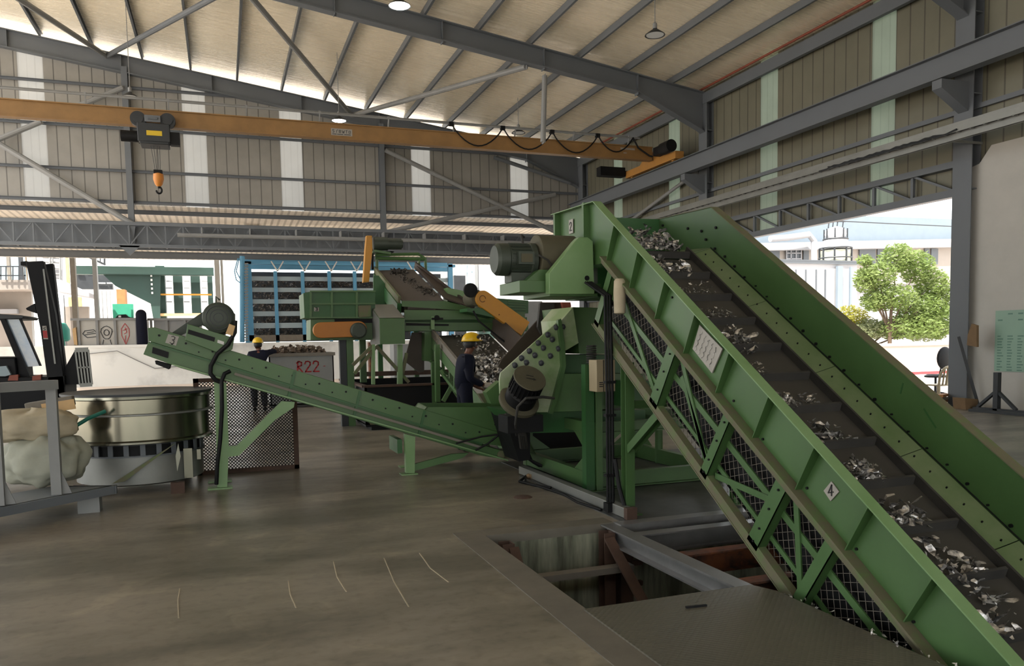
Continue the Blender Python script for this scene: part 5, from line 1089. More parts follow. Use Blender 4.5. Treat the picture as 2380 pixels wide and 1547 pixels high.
def person(name, base, label, J, fwd, mats, helmet=True, hscale=1, glove=True, emblem=False):
    """J gives joints in world metres; fwd is the facing direction"""
    fwd = V(fwd).normalized(); rt = fwd.cross(V((0, 0, 1)))
    t = thing(name, base, label, 'person')
    pts = {k: V(v_) for k, v_ in J.items()}; rad = dict(pelvis=(.135, .10), waist=(.125, .095), chest=(.15, .105), neckb=.062, neck=.052, jaw=(.062, .07), head=(.078, .092), crown=(.06, .075),
        lsh=.058, rsh=.058, lel=.042, rel=.042, lwrist=.028, rwrist=.028, lhip=.085, rhip=.085, lkn=.06, rkn=.06, lan=.04, ran=.04, ltoe=.04, rtoe=.04)
    ed = [('pelvis', 'waist'), ('waist', 'chest'), ('chest', 'neckb'), ('neckb', 'neck'), ('neck', 'jaw'), ('jaw', 'head'), ('head', 'crown')]
    for s_ in 'lr': ed += [('chest', s_+'sh'), (s_+'sh', s_+'el'), (s_+'el', s_+'wrist'), ('pelvis', s_+'hip'), (s_+'hip', s_+'kn'), (s_+'kn', s_+'an'), (s_+'an', s_+'toe')]
    hd = pts['head']; nose = hd+fwd*.115-V((0, 0, .035)); pts['nose'] = nose; rad['nose'] = .013; ed.append(('head', 'nose'))
    for s_, sg in (('l', -1), ('r', 1)):
        pts[s_+'ear'] = hd+rt*sg*.088-V((0, 0, .03)); rad[s_+'ear'] = (.010, .022); ed.append(('head', s_+'ear'))
        wr, el = pts[s_+'wrist'], pts[s_+'el']; d = (wr-el).normalized(); hand(pts, ed, rad, s_, wr, d, rt*-sg if abs(d.dot(rt)) < .8 else fwd, fwd if abs(d.dot(fwd)) < .8 else V((0, 0, -1)))
    for k_ in ('pelvis', 'waist', 'chest'): rad[k_] = tuple(x*.78 for x in rad[k_])
    rad = {k: (tuple(x*hscale for x in v_) if isinstance(v_, tuple) else v_*hscale) for k, v_ in rad.items()}
    skinned('body', pts, ed, rad, mats['skin'], t)
    up = ['pelvis', 'waist', 'chest', 'neckb', 'lsh', 'lel', 'lwrist', 'rsh', 'rel', 'rwrist']; P2 = {k: pts[k] for k in up}
    for s_ in 'lr': P2[s_+'wrist'] = pts[s_+'wrist'].lerp(pts[s_+'el'], .12)
    R2 = {k: (tuple(x+.022 for x in rad[k]) if isinstance(rad[k], tuple) else rad[k]+.02) for k in up}; R2['pelvis'] = (.16, .13); R2['waist'] = (.155, .13); R2['chest'] = (.17, .135); R2['neckb'] = .078; R2['lsh'] = R2['rsh'] = .085; P2['pelvis'] = pts['pelvis']-V((0, 0, .06))
    skinned('shirt', P2, [e for e in ed if e[0] in up and e[1] in up], R2, mats['top'], t)
    lo = ['waist', 'pelvis', 'lhip', 'lkn', 'lan', 'rhip', 'rkn', 'ran']; P3 = {k: pts[k] for k in lo}; R3 = {k: (tuple(x+.02 for x in rad[k]) if isinstance(rad[k], tuple) else rad[k]+.03) for k in lo}
    skinned('trousers', P3, [e for e in ed if e[0] in lo and e[1] in lo], dict(R3, waist=(.12, .1), pelvis=(.145, .115), lhip=.10, rhip=.10), mats['legs'], t)
    for s_ in 'lr':
        b = B(); a, c_ = pts[s_+'an'], pts[s_+'toe']; f = (c_-a); f.z = 0; f = f.normalized(); sd = f.cross(V((0, 0, 1)))
        b.tube([V((a.x, a.y, .05))-f*.07, V((a.x, a.y, .055)), V((a.x, a.y, .045))+f*.12, V((a.x, a.y, .035))+f*.19], [.045, .052, .045, .028], 12); b.mk('shoe', 'black', t)
    cr = pts['crown']; updir = (pts['crown']-pts['jaw']).normalized()
    if helmet:
        b = B(); b.ball(cr-updir*.005, .125, (1.0, 1.15, 1.0) if abs(fwd.y) > .7 else (1.15, 1.0, 1.0), 24, 10, -4)
        e = cr-updir*.008; b.prism([e+fwd*.11+rt*.09, e+fwd*.158+rt*.05, e+fwd*.158-rt*.05, e+fwd*.11-rt*.09], updir*.012); b.tube([e+fwd*.145*math.cos(a)+rt*.127*math.sin(a) for a in [i*.3927 for i in range(16)]], .008, 6, True); hm = b.mk('helmet', 'helmet', t)
        if emblem:
            b = B(); e = cr+fwd*.07+V((0, -.112, .045)); b.ball(e, .026, (1, .5, 1)); b.mk('emblem', 'ink', hm)
    b = B(); b.ball(hd+V((0, 0, .012))-fwd*.014, .10, (.98, .98, .95) , 18, 8, -35); b.mk('hair', 'hair', t)
    b = B()
    for sg in (-1, 1): b.ball(hd+fwd*.088+rt*sg*.032-V((0, 0, .005)), .011)
    b.mk('eyes', 'ink', t)
    b = B(); e = hd+fwd*.088-V((0, 0, .075)); b.bar(e-rt*.022, e+rt*.022, .012, .007); b.mk('mouth', 'red_oxide', t)
    return t, pts
hx, hy = 3.28, 11.0
tb, P = person('person', (hx, hy, 0), 'person in navy overalls and yellow helmet standing in profile beside the aluminium conveyor', dict(pelvis=(hx-.02, hy, .90), waist=(hx-.02, hy, 1.06), chest=(hx, hy, 1.27), neckb=(hx+.04, hy, 1.39), neck=(hx+.06, hy, 1.43), jaw=(hx+.085, hy, 1.48), head=(hx+.095, hy, 1.535), crown=(hx+.105, hy, 1.60),
    lsh=(hx+.02, hy+.17, 1.33), lel=(hx-.02, hy+.22, 1.06), lwrist=(hx+.2, hy+.1, .92), rsh=(hx+.02, hy-.17, 1.33), rel=(hx-.01, hy-.23, 1.06), rwrist=(hx+.25, hy-.14, .945),
    lhip=(hx-.02, hy+.09, .86), lkn=(hx, hy+.1, .48), lan=(hx-.03, hy+.1, .09), ltoe=(hx+.10, hy+.1, .05), rhip=(hx-.02, hy-.09, .86), rkn=(hx+.01, hy-.1, .48), ran=(hx-.01, hy-.1, .09), rtoe=(hx+.12, hy-.1, .05)),
    (1, 0, -.0), dict(skin='skin', top='navy', legs='navy'), emblem=True)
b = B(); e = P['rwrist']; b.tube([e+V((-.02, -.01, .01)), e+V((.04, .0, 0)), e+V((.1, 0, -.015)), e+V((.15, 0, -.03))], [.036, .045, .045, .02], 12)
for i in range(4): b.tube([e+V((.10, -.035+.023*i, -.01)), e+V((.155, -.035+.023*i, -.02)), e+V((.18, -.03+.02*i, -.045))], .012, 8)
b.tube([e+V((.05, -.04, .0)), e+V((.1, -.06, -.02))], .013, 8); b.mk('glove', 'glove', tb)
b = B(); b.ball(P['head']+V((.10, 0, -.06)), .045, (.6, 1.0, .8)); b.mk('face_mask', 'paper', tb)
hx, hy = .76, 19.8
ta, P = person('person', (hx, hy, 0), 'person in navy shirt and yellow helmet seen from behind, leaning on the R22 bin', dict(pelvis=(hx, hy, .92), waist=(hx, hy+.02, 1.08), chest=(hx+.02, hy+.06, 1.30), neckb=(hx+.03, hy+.1, 1.42), neck=(hx+.03, hy+.12, 1.46), jaw=(hx+.03, hy+.15, 1.52), head=(hx+.03, hy+.15, 1.575), crown=(hx+.03, hy+.15, 1.645),
    lsh=(hx-.16, hy+.06, 1.36), lel=(hx-.24, hy+.12, 1.10), lwrist=(hx-.14, hy+.32, 1.0), rsh=(hx+.21, hy+.08, 1.38), rel=(hx+.40, hy+.34, 1.42), rwrist=(hx+.46, hy+.58, 1.40),
    lhip=(hx-.10, hy, .88), lkn=(hx-.10, hy+.03, .48), lan=(hx-.10, hy, .09), ltoe=(hx-.10, hy+.14, .05), rhip=(hx+.10, hy, .88), rkn=(hx+.12, hy+.05, .48), ran=(hx+.13, hy, .09), rtoe=(hx+.14, hy+.14, .05)),
    (0, 1, 0), dict(skin='skin', top='navy', legs='navy_dark'))
b = B(); e = P['neckb']; b.tube([e+V((.07*math.cos(a), .05*math.sin(a)-.02, .0)) for a in [i*.52 for i in range(12)]], .018, 8, True); b.mk('red_collar', 'red', ta)
for lb, px, top, tm, hy, hel in (('person in orange top with dark hair far off, seen between forklift windscreen and mast', 68, 757, 'orange', 52, 0),):
    q = AY(px, 800, hy); hx = q.x; zb = 1.58; k = .93
    tp, P = person('person', (hx, hy, zb), lb, {n_: (hx+v_[0], hy+v_[1], zb+v_[2]) for n_, v_ in dict(pelvis=(0, 0, .92), waist=(0, 0, 1.08), chest=(0, 0, 1.3), neckb=(0, 0, 1.42), neck=(0, 0, 1.46), jaw=(0, 0, 1.52), head=(0, 0, 1.58), crown=(0, 0, 1.65),
        lsh=(-.17, 0, 1.36), lel=(-.22, 0, 1.1), lwrist=(-.1, -.15, 1.0), rsh=(.17, 0, 1.36), rel=(.22, 0, 1.1), rwrist=(.1, -.15, 1.0), lhip=(-.1, 0, .88), lkn=(-.1, 0, .48), lan=(-.1, 0, .09), ltoe=(-.1, -.1, .05), rhip=(.1, 0, .88), rkn=(.1, 0, .48), ran=(.1, 0, .09), rtoe=(.1, -.1, .05)).items()},
        (1, 0, 0), dict(skin='skin', top=tm, legs='navy_dark'), helmet=False)
    for ch in tp.children:
        if ch.name.startswith('shoe'): ch.location.z += zb
# ================================================================ BEYOND THE FAR OPENING
b = B(); b.box(-60, 35.9, -.3, 17, 36.1, 1.62); b.box(-60, 35.86, 1.55, 17, 35.9, 1.66); tag(b.mk('dock_wall', 'dirty_white'), 'long white loading dock wall beyond the hall', 'wall', kind='structure')
b = B(); p = AY(300, 860, 35.8); b.box(AY(440, 830, 35.7).x, 35.7, .9, AY(449, 830, 35.7).x, 35.86, 1.3); tag(b.mk('wall_stub', 'steel_paint'), 'short grey post end on the white dock wall below the small conveyor head', 'post')
b = B(); b.tube([AY(205, 822, 35.8), AY(272, 815, 35.8), AY(320, 838, 35.8), AY(360, 856, 35.8), AY(420, 850, 35.8)], .02, 6); tag(b.mk('wall_cable', 'steel_light'), 'thin cable drooping across the white dock wall', 'cable')
def bx(name, x0, x1, ya, yb, Y, dep, m, par=None, zpad=0):
    p, q = AY(x0, ya, Y), AY(x1, yb, Y); b = B(); b.box(p.x, Y, q.z, q.x, Y+dep, p.z); return b.mk(name, m, par)
def poly(name, pts, Y, dep, m, par=None):
    b = B(); v, d = plate_y(pts, Y, dep); b.prism(v, d); return b.mk(name, m, par)
# grey ribbed containers with scrawls
for i, (xa, xb, lb, marks) in enumerate(((170, 340, 'grey open container with scrawled drawings on three panels', 1), (348, 470, 'grey open container partly hidden by the green conveyor head', 0))):
    p, q = AY(xa, 742, 38), AY(xb, 805, 38)
    t = thing('container', ((p.x+q.x)/2, 38.8, 1.58), lb, 'container')
    b = B(); b.box(p.x+.15, 38.05, 1.62, q.x, 40, p.z); b.mk('container_wall', 'steel_light' if not marks else 'off_white', t)
    b = B(); b.bar((p.x-.1, 38, p.z), (q.x, 38, p.z), .12, .1); b.bar((p.x+.1, 38, 1.64), (q.x, 38, 1.64), .12, .08)
    for x in ([183, 226, 268, 318, 334] if marks else [352, 388, 430, 465]): e = AY(x, 770, 38); b.box(e.x-.05, 37.96, 1.6, e.x+.05, 38.08, p.z)
    b.mk('frame', 'steel_light', t)
    b = B(); b.box(p.x+.2, 38.1, 1.58, q.x, 39.9, 1.63); b.mk('skid', 'black', t)
    if marks:
        b = B(); e = AY(193, 787, 38.04); strokes(b, [[(0, .5), (.2, .8), (1, .9), (1.4, .5), (1.2, .2), (.4, .1), (0, .5)], [(.2, .4), (1.2, .55)], [(.4, .6), (1.0, .7)]], e+V((0, -.01, 0)), (.42, 0, 0), (0, 0, .42), .03, (0, -1, 0)); b.mk('scrawl', 'steel_dark', t)
        b = B(); e = AY(236, 793, 38.04); strokes(b, [[(.5+.5*math.cos(a)*(1+.15*math.sin(3*a)), .6+.45*math.sin(a)) for a in [i*.5 for i in range(14)]], [(.5+.25*math.cos(a), .6+.2*math.sin(a)) for a in [i*.6 for i in range(12)]], [(.2, .1), (.1, -.2)], [(.8, .1), (.9, -.2)]], e+V((0, -.01, 0)), (.42, 0, 0), (0, 0, .62), .028, (0, -1, 0)); b.mk('scrawl', 'steel_dark', t)
        b = B(); e = AY(280, 796, 38.04); strokes(b, [[(.5, -.1), (.15, .4), (.15, .8), (.5, 1.1), (.85, .8), (.85, .4), (.5, -.1)], [(.3, .7), (.7, .8)], [(.4, .5), (.65, .6), (.5, .85)], [(.5, .4), (.45, 0)]], e+V((0, -.01, 0)), (.42, 0, 0), (0, 0, .75), .024, (0, -1, 0)); b.mk('scrawl', 'red_soft', t)
        b = B(); b.prism([AY(168, 764, 37.9), AY(176, 760, 37.9), AY(180, 802, 37.9), AY(172, 800, 37.9)], (0, .3, 0)); b.mk('open_door', 'wood_light', t)
b = B(); p = AY(330, 775, 37.7); b.tube([(p.x, 37.7, 1.58), (p.x, 37.7, 2.95)], .22, 14); b.ball((p.x, 37.7, 2.95), .22); tag(b.mk('blue_drum_wrap', 'navy'), 'dark blue wrapped upright roll between the grey containers', 'roll')
# teal machine and timber pack behind
bx_ = lambda n_, x0, x1, ya, yb, Y, dep, m, lb, cat: tag(bx(n_, x0, x1, ya, yb, Y, dep, m), lb, cat)
bx_('teal_machine', 261, 314, 706, 807, 46, .3, 'teal_light', 'bright teal machine housing standing behind the grey containers', 'machine')
bx_('timber_stack', 270, 297, 672, 807, 49, 1, 'wood', 'orange brown timber pack above the teal panel', 'timber')
t = thing('small_vehicle', AY(287, 738, 45.5), 'small black vehicle part in front of the teal panel', 'vehicle')
poly('vehicle_body', [(268, 738), (275, 731), (292, 730), (297, 735), (308, 738)], 45.5, .8, 'black', t); bx('headlamp', 275, 281, 733, 737, 45.4, .1, 'white_paint', t)
# industrial building with dark green bay
t = thing('industrial_building', (-5, 56, 1.58), 'cream clad building with dark green open bay beyond the containers', 'building')
bx('fascia', 172, 497, 583, 617, 52, .4, 'clad_out', t)
bx('dark_lintel', 172, 497, 617, 640, 53, .5, 'dark_green', t)
poly('sloping_chute', [(250, 620), (372, 620), (372, 740), (356, 740), (350, 705), (268, 664), (238, 636)], 53.2, 3, 'dark_green', t)
bx('bay_wall', 360, 388, 617, 760, 54, 1, 'dark_green', t)
for xa, xb in ((401, 427), (442, 468), (481, 497)): bx('bay_wall', xa, xb, 636, 728, 54.4, .6, 'dark_green', t)
bx('crane_rail', 362, 492, 631, 641, 53.8, .3, 'steel_light', t)
bx('yellow_pipe', 318, 492, 682, 686, 53.6, .2, 'yellow_guard', t)
bx('plinth', 366, 470, 728, 733, 53.4, .6, 'wood_light', t)
bx('rear_wall', 176, 500, 640, 806, 64, .3, 'white_paint', t)
for xa in (386, 427, 468): 
    for yy in (652, 668, 684, 700): bx('glazing_bar', xa, xa+14, yy, yy+2, 55.5, .1, 'steel_light', t)
for i in range(6): b = B(); e = AY(351+i*.6, 631+10*i, 53.15); b.box(e.x-.05, 53.1, e.z-.05, e.x+.05, 53.15, e.z+.08); b.mk('letter', 'white_paint', t)
bx('inner_roof', 172, 262, 617, 672, 60, .5, 'steel_dark', t)
for (xa, xb, ya, yb) in ((195, 211, 622, 627), (176, 190, 631, 637), (225, 245, 656, 659), (248, 268, 656, 659)): bx('roof_lamp', xa, xb, ya, yb, 59.8, .1, 'lamp_off', t)
for xa in (237, 247, 256): bx('mullion', xa, xa+2, 675, 742, 58, .2, 'steel_light', t)
b = B(); b.bar(AY(150, 572, 50), AY(245, 615, 50), .1, .12, (0, 1, 0)); b.bar(AY(243, 570, 50), AY(243, 615, 50), .08, .1, (0, 1, 0))
for i in range(5): b.bar(AY(206+9*i, 575, 50), AY(206+9*i, 597+4*i, 50), .05, .05, (0, 1, 0))
tag(b.mk('steel_bracket', 'steel_dark'), 'slanting steel bracket under the canopy above the forklift mast', 'bracket')
b = B()
for (xa, xb) in ((497, 509),): p = AY(xa, 592, 44.4); q = AY(xb, 592, 44.4); b.box(p.x, 44.2, 1.58, q.x, 44.6, 6.3)
p = AY(511, 592, 44.2); q = AY(517, 592, 44.2); b.box(p.x, 44.15, 1.58, q.x, 44.3, 6.3); tag(b.mk('canopy_column', 'off_white'), 'pale canopy column with white downpipe above the small conveyor motor', 'column', kind='structure')
for xa, xb, lb, m in ((162, 174, 'brownish canopy column right of the forklift mast', 'dust_grey'), (214, 224, 'grey canopy column left of the dark green bay', 'steel_light')):
    p, q = AY(xa, 590, 44.4), AY(xb, 590, 44.4); b = B(); b.box(p.x, 44.2, 1.58, q.x, 44.6, 6.3); tag(b.mk('canopy_column', m), lb, 'column', kind='structure')
# white building at the left
t = thing('white_building', (-13, 50, 1.58), 'white building with balcony slab and railing behind the forklift', 'building')
poly('front_wall', [(-120, 670), (72, 670), (78, 806), (-120, 806)], 50, .4, 'ext_cream', t)
poly('wall_block', [(148, 712), (206, 712), (206, 806), (148, 806)], 50, .4, 'ext_cream', t)
poly('balcony_slab', [(-120, 650), (64, 650), (66, 672), (-120, 676)], 48, 2, 'ext_cream', t)
poly('canopy_slab', [(128, 650), (136, 648), (207, 680), (207, 690), (128, 676)], 48, 2, 'ext_white', t)
poly('upper_wall', [(72, 582), (144, 582), (144, 660), (76, 660)], 56, .4, 'ext_white', t)
poly('upper_wall', [(-120, 590), (70, 590), (70, 650), (-120, 650)], 56, .4, 'blue_pale', t)
for xa, xb, m in ((13, 25, 'dust_grey'), (41, 54, 'steel_dark'), (58, 62, 'wood_light'), (62, 86, 'steel_light'), (150, 162, 'wood_light')): bx('cladding_post', xa, xb, 580, 652 if xb < 90 else 665, 54, .3, m, t)
b = B()
for y in (619, 640): b.bar(AY(-10, y, 47.8), AY(60, y, 47.8), .05, .06)
for x in (2, 14, 30, 44, 58): b.bar(AY(x, 618, 47.8), AY(x, 650, 47.8), .05, .05, (0, 1, 0))
b.mk('balcony_railing', 'steel_dark', t)
b = B()
for y in (590, 598, 608, 622, 635, 648): b.tube([AY(100, y, 55.5), AY(142, y+2, 55.5)], .05, 6)
for x in (116, 122, 140): b.tube([AY(x, 582, 55.4), AY(x, 655, 55.4)], .06, 6)
b.mk('wall_pipes', 'steel_light', t)
bx('downpipe', 147, 154, 685, 806, 49.5, .3, 'steel_paint', t); bx('downpipe', 72, 78, 725, 806, 49.5, .3, 'steel_light', t)
bx('window', 158, 190, 690, 712, 52, .2, 'wood_light', t)
b = B(); p = AY(146, 790, 46); b.lathe([(.25, 0), (.35, .1), (.35, .6), (.2, .9), (.1, .95)], (p.x, 46, 1.9), n=16); b.box(p.x-.1, 45.9, 1.58, p.x+.1, 46.1, 1.95); tag(b.mk('teal_bin', 'teal'), 'dark teal litter bin just right of the forklift mast', 'bin')
bx('roof_edge', -60, 39, 718, 728, 49.5, .5, 'ext_white', bpy.data.objects['white_building'])
# blue storage cage with scrap
t = thing('storage_rack', AY(830, 790, 42), 'big pale blue steel storage rack holding dark scrap behind rails', 'rack')
p0, p1 = AY(575, 790, 42), AY(1062, 790, 42); zt = AY(600, 600, 42).z
b = B()
for x, wd in ((578, .22), (586, .12), (645, .14), (708, .14), (770, .14), (829, .14), (960, .14), (1052, .2)): e = AY(x, 700, 42); b = B(); b.box(e.x-wd, 42, 1.62, e.x+wd*.2, 42.2, zt-.1 if x in (578, 586, 1052) else AY(x, 630, 42).z); b.mk('post', 'blue', t)
for x in (645, 708, 770, 829, 960):
    b = B(); e = AY(x, 630, 42); 
    for dx in (-.3, .3): b.bar(e, e+V((dx, 0, .5)), .06, .06, (0, 1, 0))
    b.mk('forked_strut', 'white_paint', t)
b = B(); zz = [AY(640, y, 42).z for y in (608, 614)]; b.box(p0.x, 42, zz[1], p1.x, 42.3, zz[0]); b.box(p0.x, 43.6, zz[1]-.1, p1.x, 43.8, zz[0]+.25); b.mk('top_beam', 'blue', t)
for k, (ya, yb) in enumerate(((642, 652), (668, 678), (695, 705), (723, 734), (750, 762))):
    b = B(); za, zb = AY(640, ya, 42.1).z, AY(640, yb, 42.1).z; b.box(p0.x+.2, 42.15, zb, p1.x-.2, 42.25, za); b.mk('rail', 'blue_pale', t)
b = B(); za, zb = AY(640, 778, 42).z, AY(640, 792, 42).z; b.box(p0.x+.1, 42, zb, AY(712, 780, 42).x, 44, za); b.mk('base_beam', 'dust_grey', t)
b = B(); b.box(p0.x+.2, 44.4, 1.7, p1.x-.2, 44.5, AY(640, 632, 44.4).z); b.mk('back_sheet', 'steel_dark', t)
for x in (770,): pass
b = B(); e = AY(576, 620, 41.6); b.tube([AY(553, 600, 41.6), AY(545, 630, 41.6), AY(549, 650, 41.6), AY(562, 660, 41.6)], .03, 6); b.tube([AY(556, 600, 41.6), AY(549, 630, 41.6), AY(562, 655, 41.6)], .03, 6); b.tube([AY(563, 595, 41.6), AY(563, 795, 41.6)], .12, 8); b.mk('blue_pipe', 'blue', t)
b = B()
for i in range(28):
    a = AY(568, 612+6.6*i, 41.5); c_ = AY(577, 612+6.6*i, 41.5); b.bar(a, c_, .04, .05)
    if i < 27: b.bar(a, AY(577, 618+6.6*i, 41.5), .03, .03)
b.mk('lattice_mast', 'galv', t)
b = B(); random.seed(61); levels = [(645, 668), (672, 696), (700, 724), (727, 752), (756, 780)]
for ya, yb in levels:
    za, zb = AY(640, ya, 43).z, AY(640, yb, 43).z
    scrap(b, lambda: (random.uniform(p0.x+.4, p1.x-.4), 42.4+random.uniform(0, 1.2), random.uniform(zb, zb+(za-zb)*.75)), 420, .14, 1.2, 1)
tag(b.mk('stored_scrap', 'scrap_grey', smooth=False), 'dark grey scrap stored behind the rails of the blue rack', 'scrap', None, 'stuff')
# white corrugated building right of it
t = thing('corrugated_building', AY(1160, 700, 48), 'bright white corrugated building seen left of the conveyor motor', 'building')
bx('front_wall', 1112, 1330, 606, 720, 48, .4, 'clad_white', t); bx('side_wall', 975, 1112, 606, 680, 60, .4, 'steel_light', t); bx('corner_post', 1103, 1113, 596, 740, 48, .4, 'steel_light', t); bx('lower_wall', 1112, 1330, 720, 806, 48.2, .4, 'dark_green', t); bx('downpipe', 1196, 1202, 690, 760, 47.6, .2, 'white_paint', t)
b = B(); b.bar(AY(1058, 640, 47), AY(1102, 600, 47), .1, .1, (0, 1, 0)); b.bar(AY(1058, 632, 47), AY(1100, 632, 47), .08, .08, (0, 1, 0)); b.bar(AY(1090, 600, 47), AY(1090, 690, 47), .2, .3, (0, 1, 0)); tag(b.mk('pipe_bracket', 'blue_pale'), 'pale pipework bracket beside the white corrugated building', 'pipework')
bx_('dark_crate', 1055, 1085, 640, 807, 46, 2, 'steel_dark', 'dark crate beside the blue rack end', 'crate')
bx_('pale_cabinet', 1215, 1262, 700, 800, 20, .6, 'steel_light', 'pale grey cabinet standing behind the yellow belt guard', 'cabinet')
bx_('grey_cabinet', 915, 1005, 800, 895, 24, .6, 'steel_light', 'light grey cabinet beyond the dark tank', 'cabinet')
bx_('cement_post', 858, 866, 795, 895, 26, .3, 'rust', 'reddish post beyond the orange guard legs', 'post')

# ================================================================ THROUGH THE SIDE OPENING
b = B(); b.box(20, 23.35, -.02, 60, 23.6, .08); tag(b.mk('red_kerb', 'red_soft'), 'red painted kerb line outside the side opening', 'kerb')
t = thing('boundary_wall', (30, 27, 0), 'low pinkish boundary wall below the tree', 'wall')
b = B(); b.box(18, 27, -.02, 62, 27.2, 1.10); b.mk('wall_panel', 'pinkish', t)
b = B(); b.box(18, 26.95, 1.02, 62, 27.25, 1.14)
for x in (20.5, 26.2, 32, 38, 44): b.box(x, 26.9, -.02, x+.35, 27.3, 1.12)
b.mk('coping', 'pinkish', t)
def tree(name, lb, trunk, crown, n, lf, m, seed, cat='tree'):
    random.seed(seed); t = thing(name, trunk[0], lb, cat)
    b = B(); b.tube(trunk, [.11, .09, .06][:len(trunk)] if len(trunk) == 3 else .06, 8)
    top = V(trunk[-1])
    for c_, r_ in crown: b.tube([V(trunk[1]), V(trunk[1]).lerp(V(c_), .5)+V((0, 0, .1)), c_], [.05, .035, .015], 6)
    b.mk('trunk', 'bark', t)
    b = B()
    tot = sum(r_[0]*r_[2] for _, r_ in crown)
    for c_, r_ in crown:
        k = int(n*r_[0]*r_[2]/tot)
        for _ in range(k):
            u = V((random.gauss(0, 1), random.gauss(0, 1), random.gauss(0, 1))).normalized()*(random.random()**.35)
            p = V(c_)+V((u.x*r_[0], u.y*r_[1], u.z*r_[2])); s_ = lf*random.uniform(.5, 1.3)
            a = V((random.uniform(-1, 1), random.uniform(-1, 1), random.uniform(-.6, .4))).normalized(); q = a.cross(V((random.uniform(-1, 1), random.uniform(-1, 1), random.uniform(-1, 1)))).normalized()
            b.add([p-a*s_, p+q*s_*.35, p+a*s_, p-q*s_*.35], [(0, 1, 2, 3)])
    b.mk('foliage', m, t, smooth=False)
    return t
ty = 31
def cr(px, py, rx, rz, Y=31, ry=None): c_ = AY(px, py, Y); s_ = Y/1840*1.27; return (c_, (rx*s_, (ry or rx)*s_, rz*s_))
base = AY(2068, 790, 31); 
tree('green_tree', 'light green leafy tree standing behind the boundary wall', [(base.x, 31, 0), (base.x, 31, 1.6), (base.x+.1, 31, 3.4)],
     [cr(2085, 600, 42, 36), cr(2040, 640, 44, 34), cr(2130, 620, 42, 40), cr(2165, 660, 40, 40), cr(2070, 690, 60, 34), cr(2140, 720, 60, 40), cr(2030, 700, 30, 24), cr(2010, 605, 18, 14), cr(2190, 700, 30, 40), cr(2110, 760, 80, 30), cr(2170, 745, 50, 45), cr(2010, 650, 26, 30)], 15000, .12, 'leaf', 3)
tree('green_tree', 'pale understory bush with greyish leaves under the leafy tree', [(base.x-1, 31.6, 0), (base.x-1, 31.6, .8), (base.x-1, 31.6, 1.4)],
     [cr(2020, 765, 40, 26, 32), cr(2080, 765, 50, 24, 32), cr(2150, 765, 60, 30, 32), cr(1990, 775, 40, 20, 32)], 5200, .11, 'leaf_pale', 5)
q = AY(1965, 750, 33)
tree('yellow_bush', 'yellow green rounded bush left of the leafy tree', [(q.x, 33, 0), (q.x, 33, 1), (q.x, 33, 1.6)], [cr(1975, 745, 46, 36, 33), cr(1945, 755, 34, 28, 33), cr(2005, 770, 30, 30, 33)], 5200, .085, 'leaf_yellow', 9, 'bush')
# factory with roof sheet, windows and cooling tower
t = thing('factory_building', (66, 75, 0), 'long pale factory building with ribbed roof and windows beyond the tree', 'building')
poly('roof_cladding', [(1740, 510), (1960, 500), (2300, 512), (2300, 560), (1740, 565)], 75, .4, 'ext_blue', t)
poly('eaves', [(1740, 565), (2300, 553), (2300, 572), (1740, 582)], 74, 1, 'ext_white', t)
poly('upper_wall', [(1740, 570), (2300, 566), (2300, 660), (1740, 660)], 75.1, .4, 'ext_cream', t)
for xa, xb in ((1828, 1862), (1868, 1880), (1998, 2035), (2040, 2075), (1770, 1812), (2165, 2180), (2150, 2160)):
    bx('window', xa, xb, 577, 614, 74.9, .1, 'ext_grey', t)
b = B()
for x in (1828, 1838, 1850, 1862): b.bar(AY(x, 577, 74.8), AY(x, 614, 74.8), .1, .12, (0, 1, 0))
for y in (577, 588, 601, 614): b.bar(AY(1828, y, 74.8), AY(1862, y, 74.8), .1, .12, (0, 1, 0))
b.mk('window_bars', 'ext_white', t)
zt_ = AY(1942, 617, 66).z; b = B(); b.box(AY(1700, 620, 62).x, 62, 0, AY(1992, 620, 62).x, 74, zt_); b.mk('low_block', 'ext_white', t)
b = B(); b.box(AY(1700, 620, 62).x, 61.8, zt_-.3, AY(1992, 620, 62).x, 62.2, zt_+.05); b.mk('roof_edge', 'ext_grey', t)
for x in (1850, 1873, 1897, 1918): bx('panel_seam', x, x+1.5, 626, 730, 61.9, .1, 'ext_grey', t)
bx('blue_column', 1948, 1958, 618, 730, 61.5, .3, 'ext_blue', t); bx('thin_post', 1977, 1980, 620, 730, 61.5, .2, 'ext_blue', t)
bx('ground_floor', 1990, 2300, 640, 800, 76, .4, 'ext_white', t)
b = B(); b.tube([AY(1790, 555, 73), AY(1830, 552, 73), AY(1880, 545, 73), AY(1892, 560, 73), AY(1892, 610, 73)], .35, 12); b.mk('duct', 'ext_white', t)
b = B(); b.tube([AY(1740, 505, 60), AY(1920, 512, 60), AY(2060, 519, 60), AY(2260, 528, 60), (95, 60, 0)], .05, 6); tag(b.mk('power_line', 'steel_dark'), 'thin overhead power line outside the side opening', 'cable')
t = thing('cooling_tower', AY(1940, 618, 66), 'white cooling tank with dark cage and platform on the low roof', 'tank')
c_ = AY(1942, 560, 66); k = 66/1840*1.2
b = B(); zc = lambda y: AY(1942, y, 66).z
b.lathe([(24*k*.9, zc(556)), (25*k, zc(545)), (24*k, zc(536)), (16*k, zc(530)), (4*k, zc(526))], (c_.x, 66, 0), n=24); b.lathe([(30*k, zc(578)), (28*k, zc(558)), (24*k, zc(556))], (c_.x, 66, 0), n=24); b.mk('tank_body', 'ext_white', t)
b = B(); b.lathe([(34*k, zc(612)), (34*k, zc(582))], (c_.x, 66, 0), n=8); b.mk('louvre_box', 'sack_light', t)
b = B()
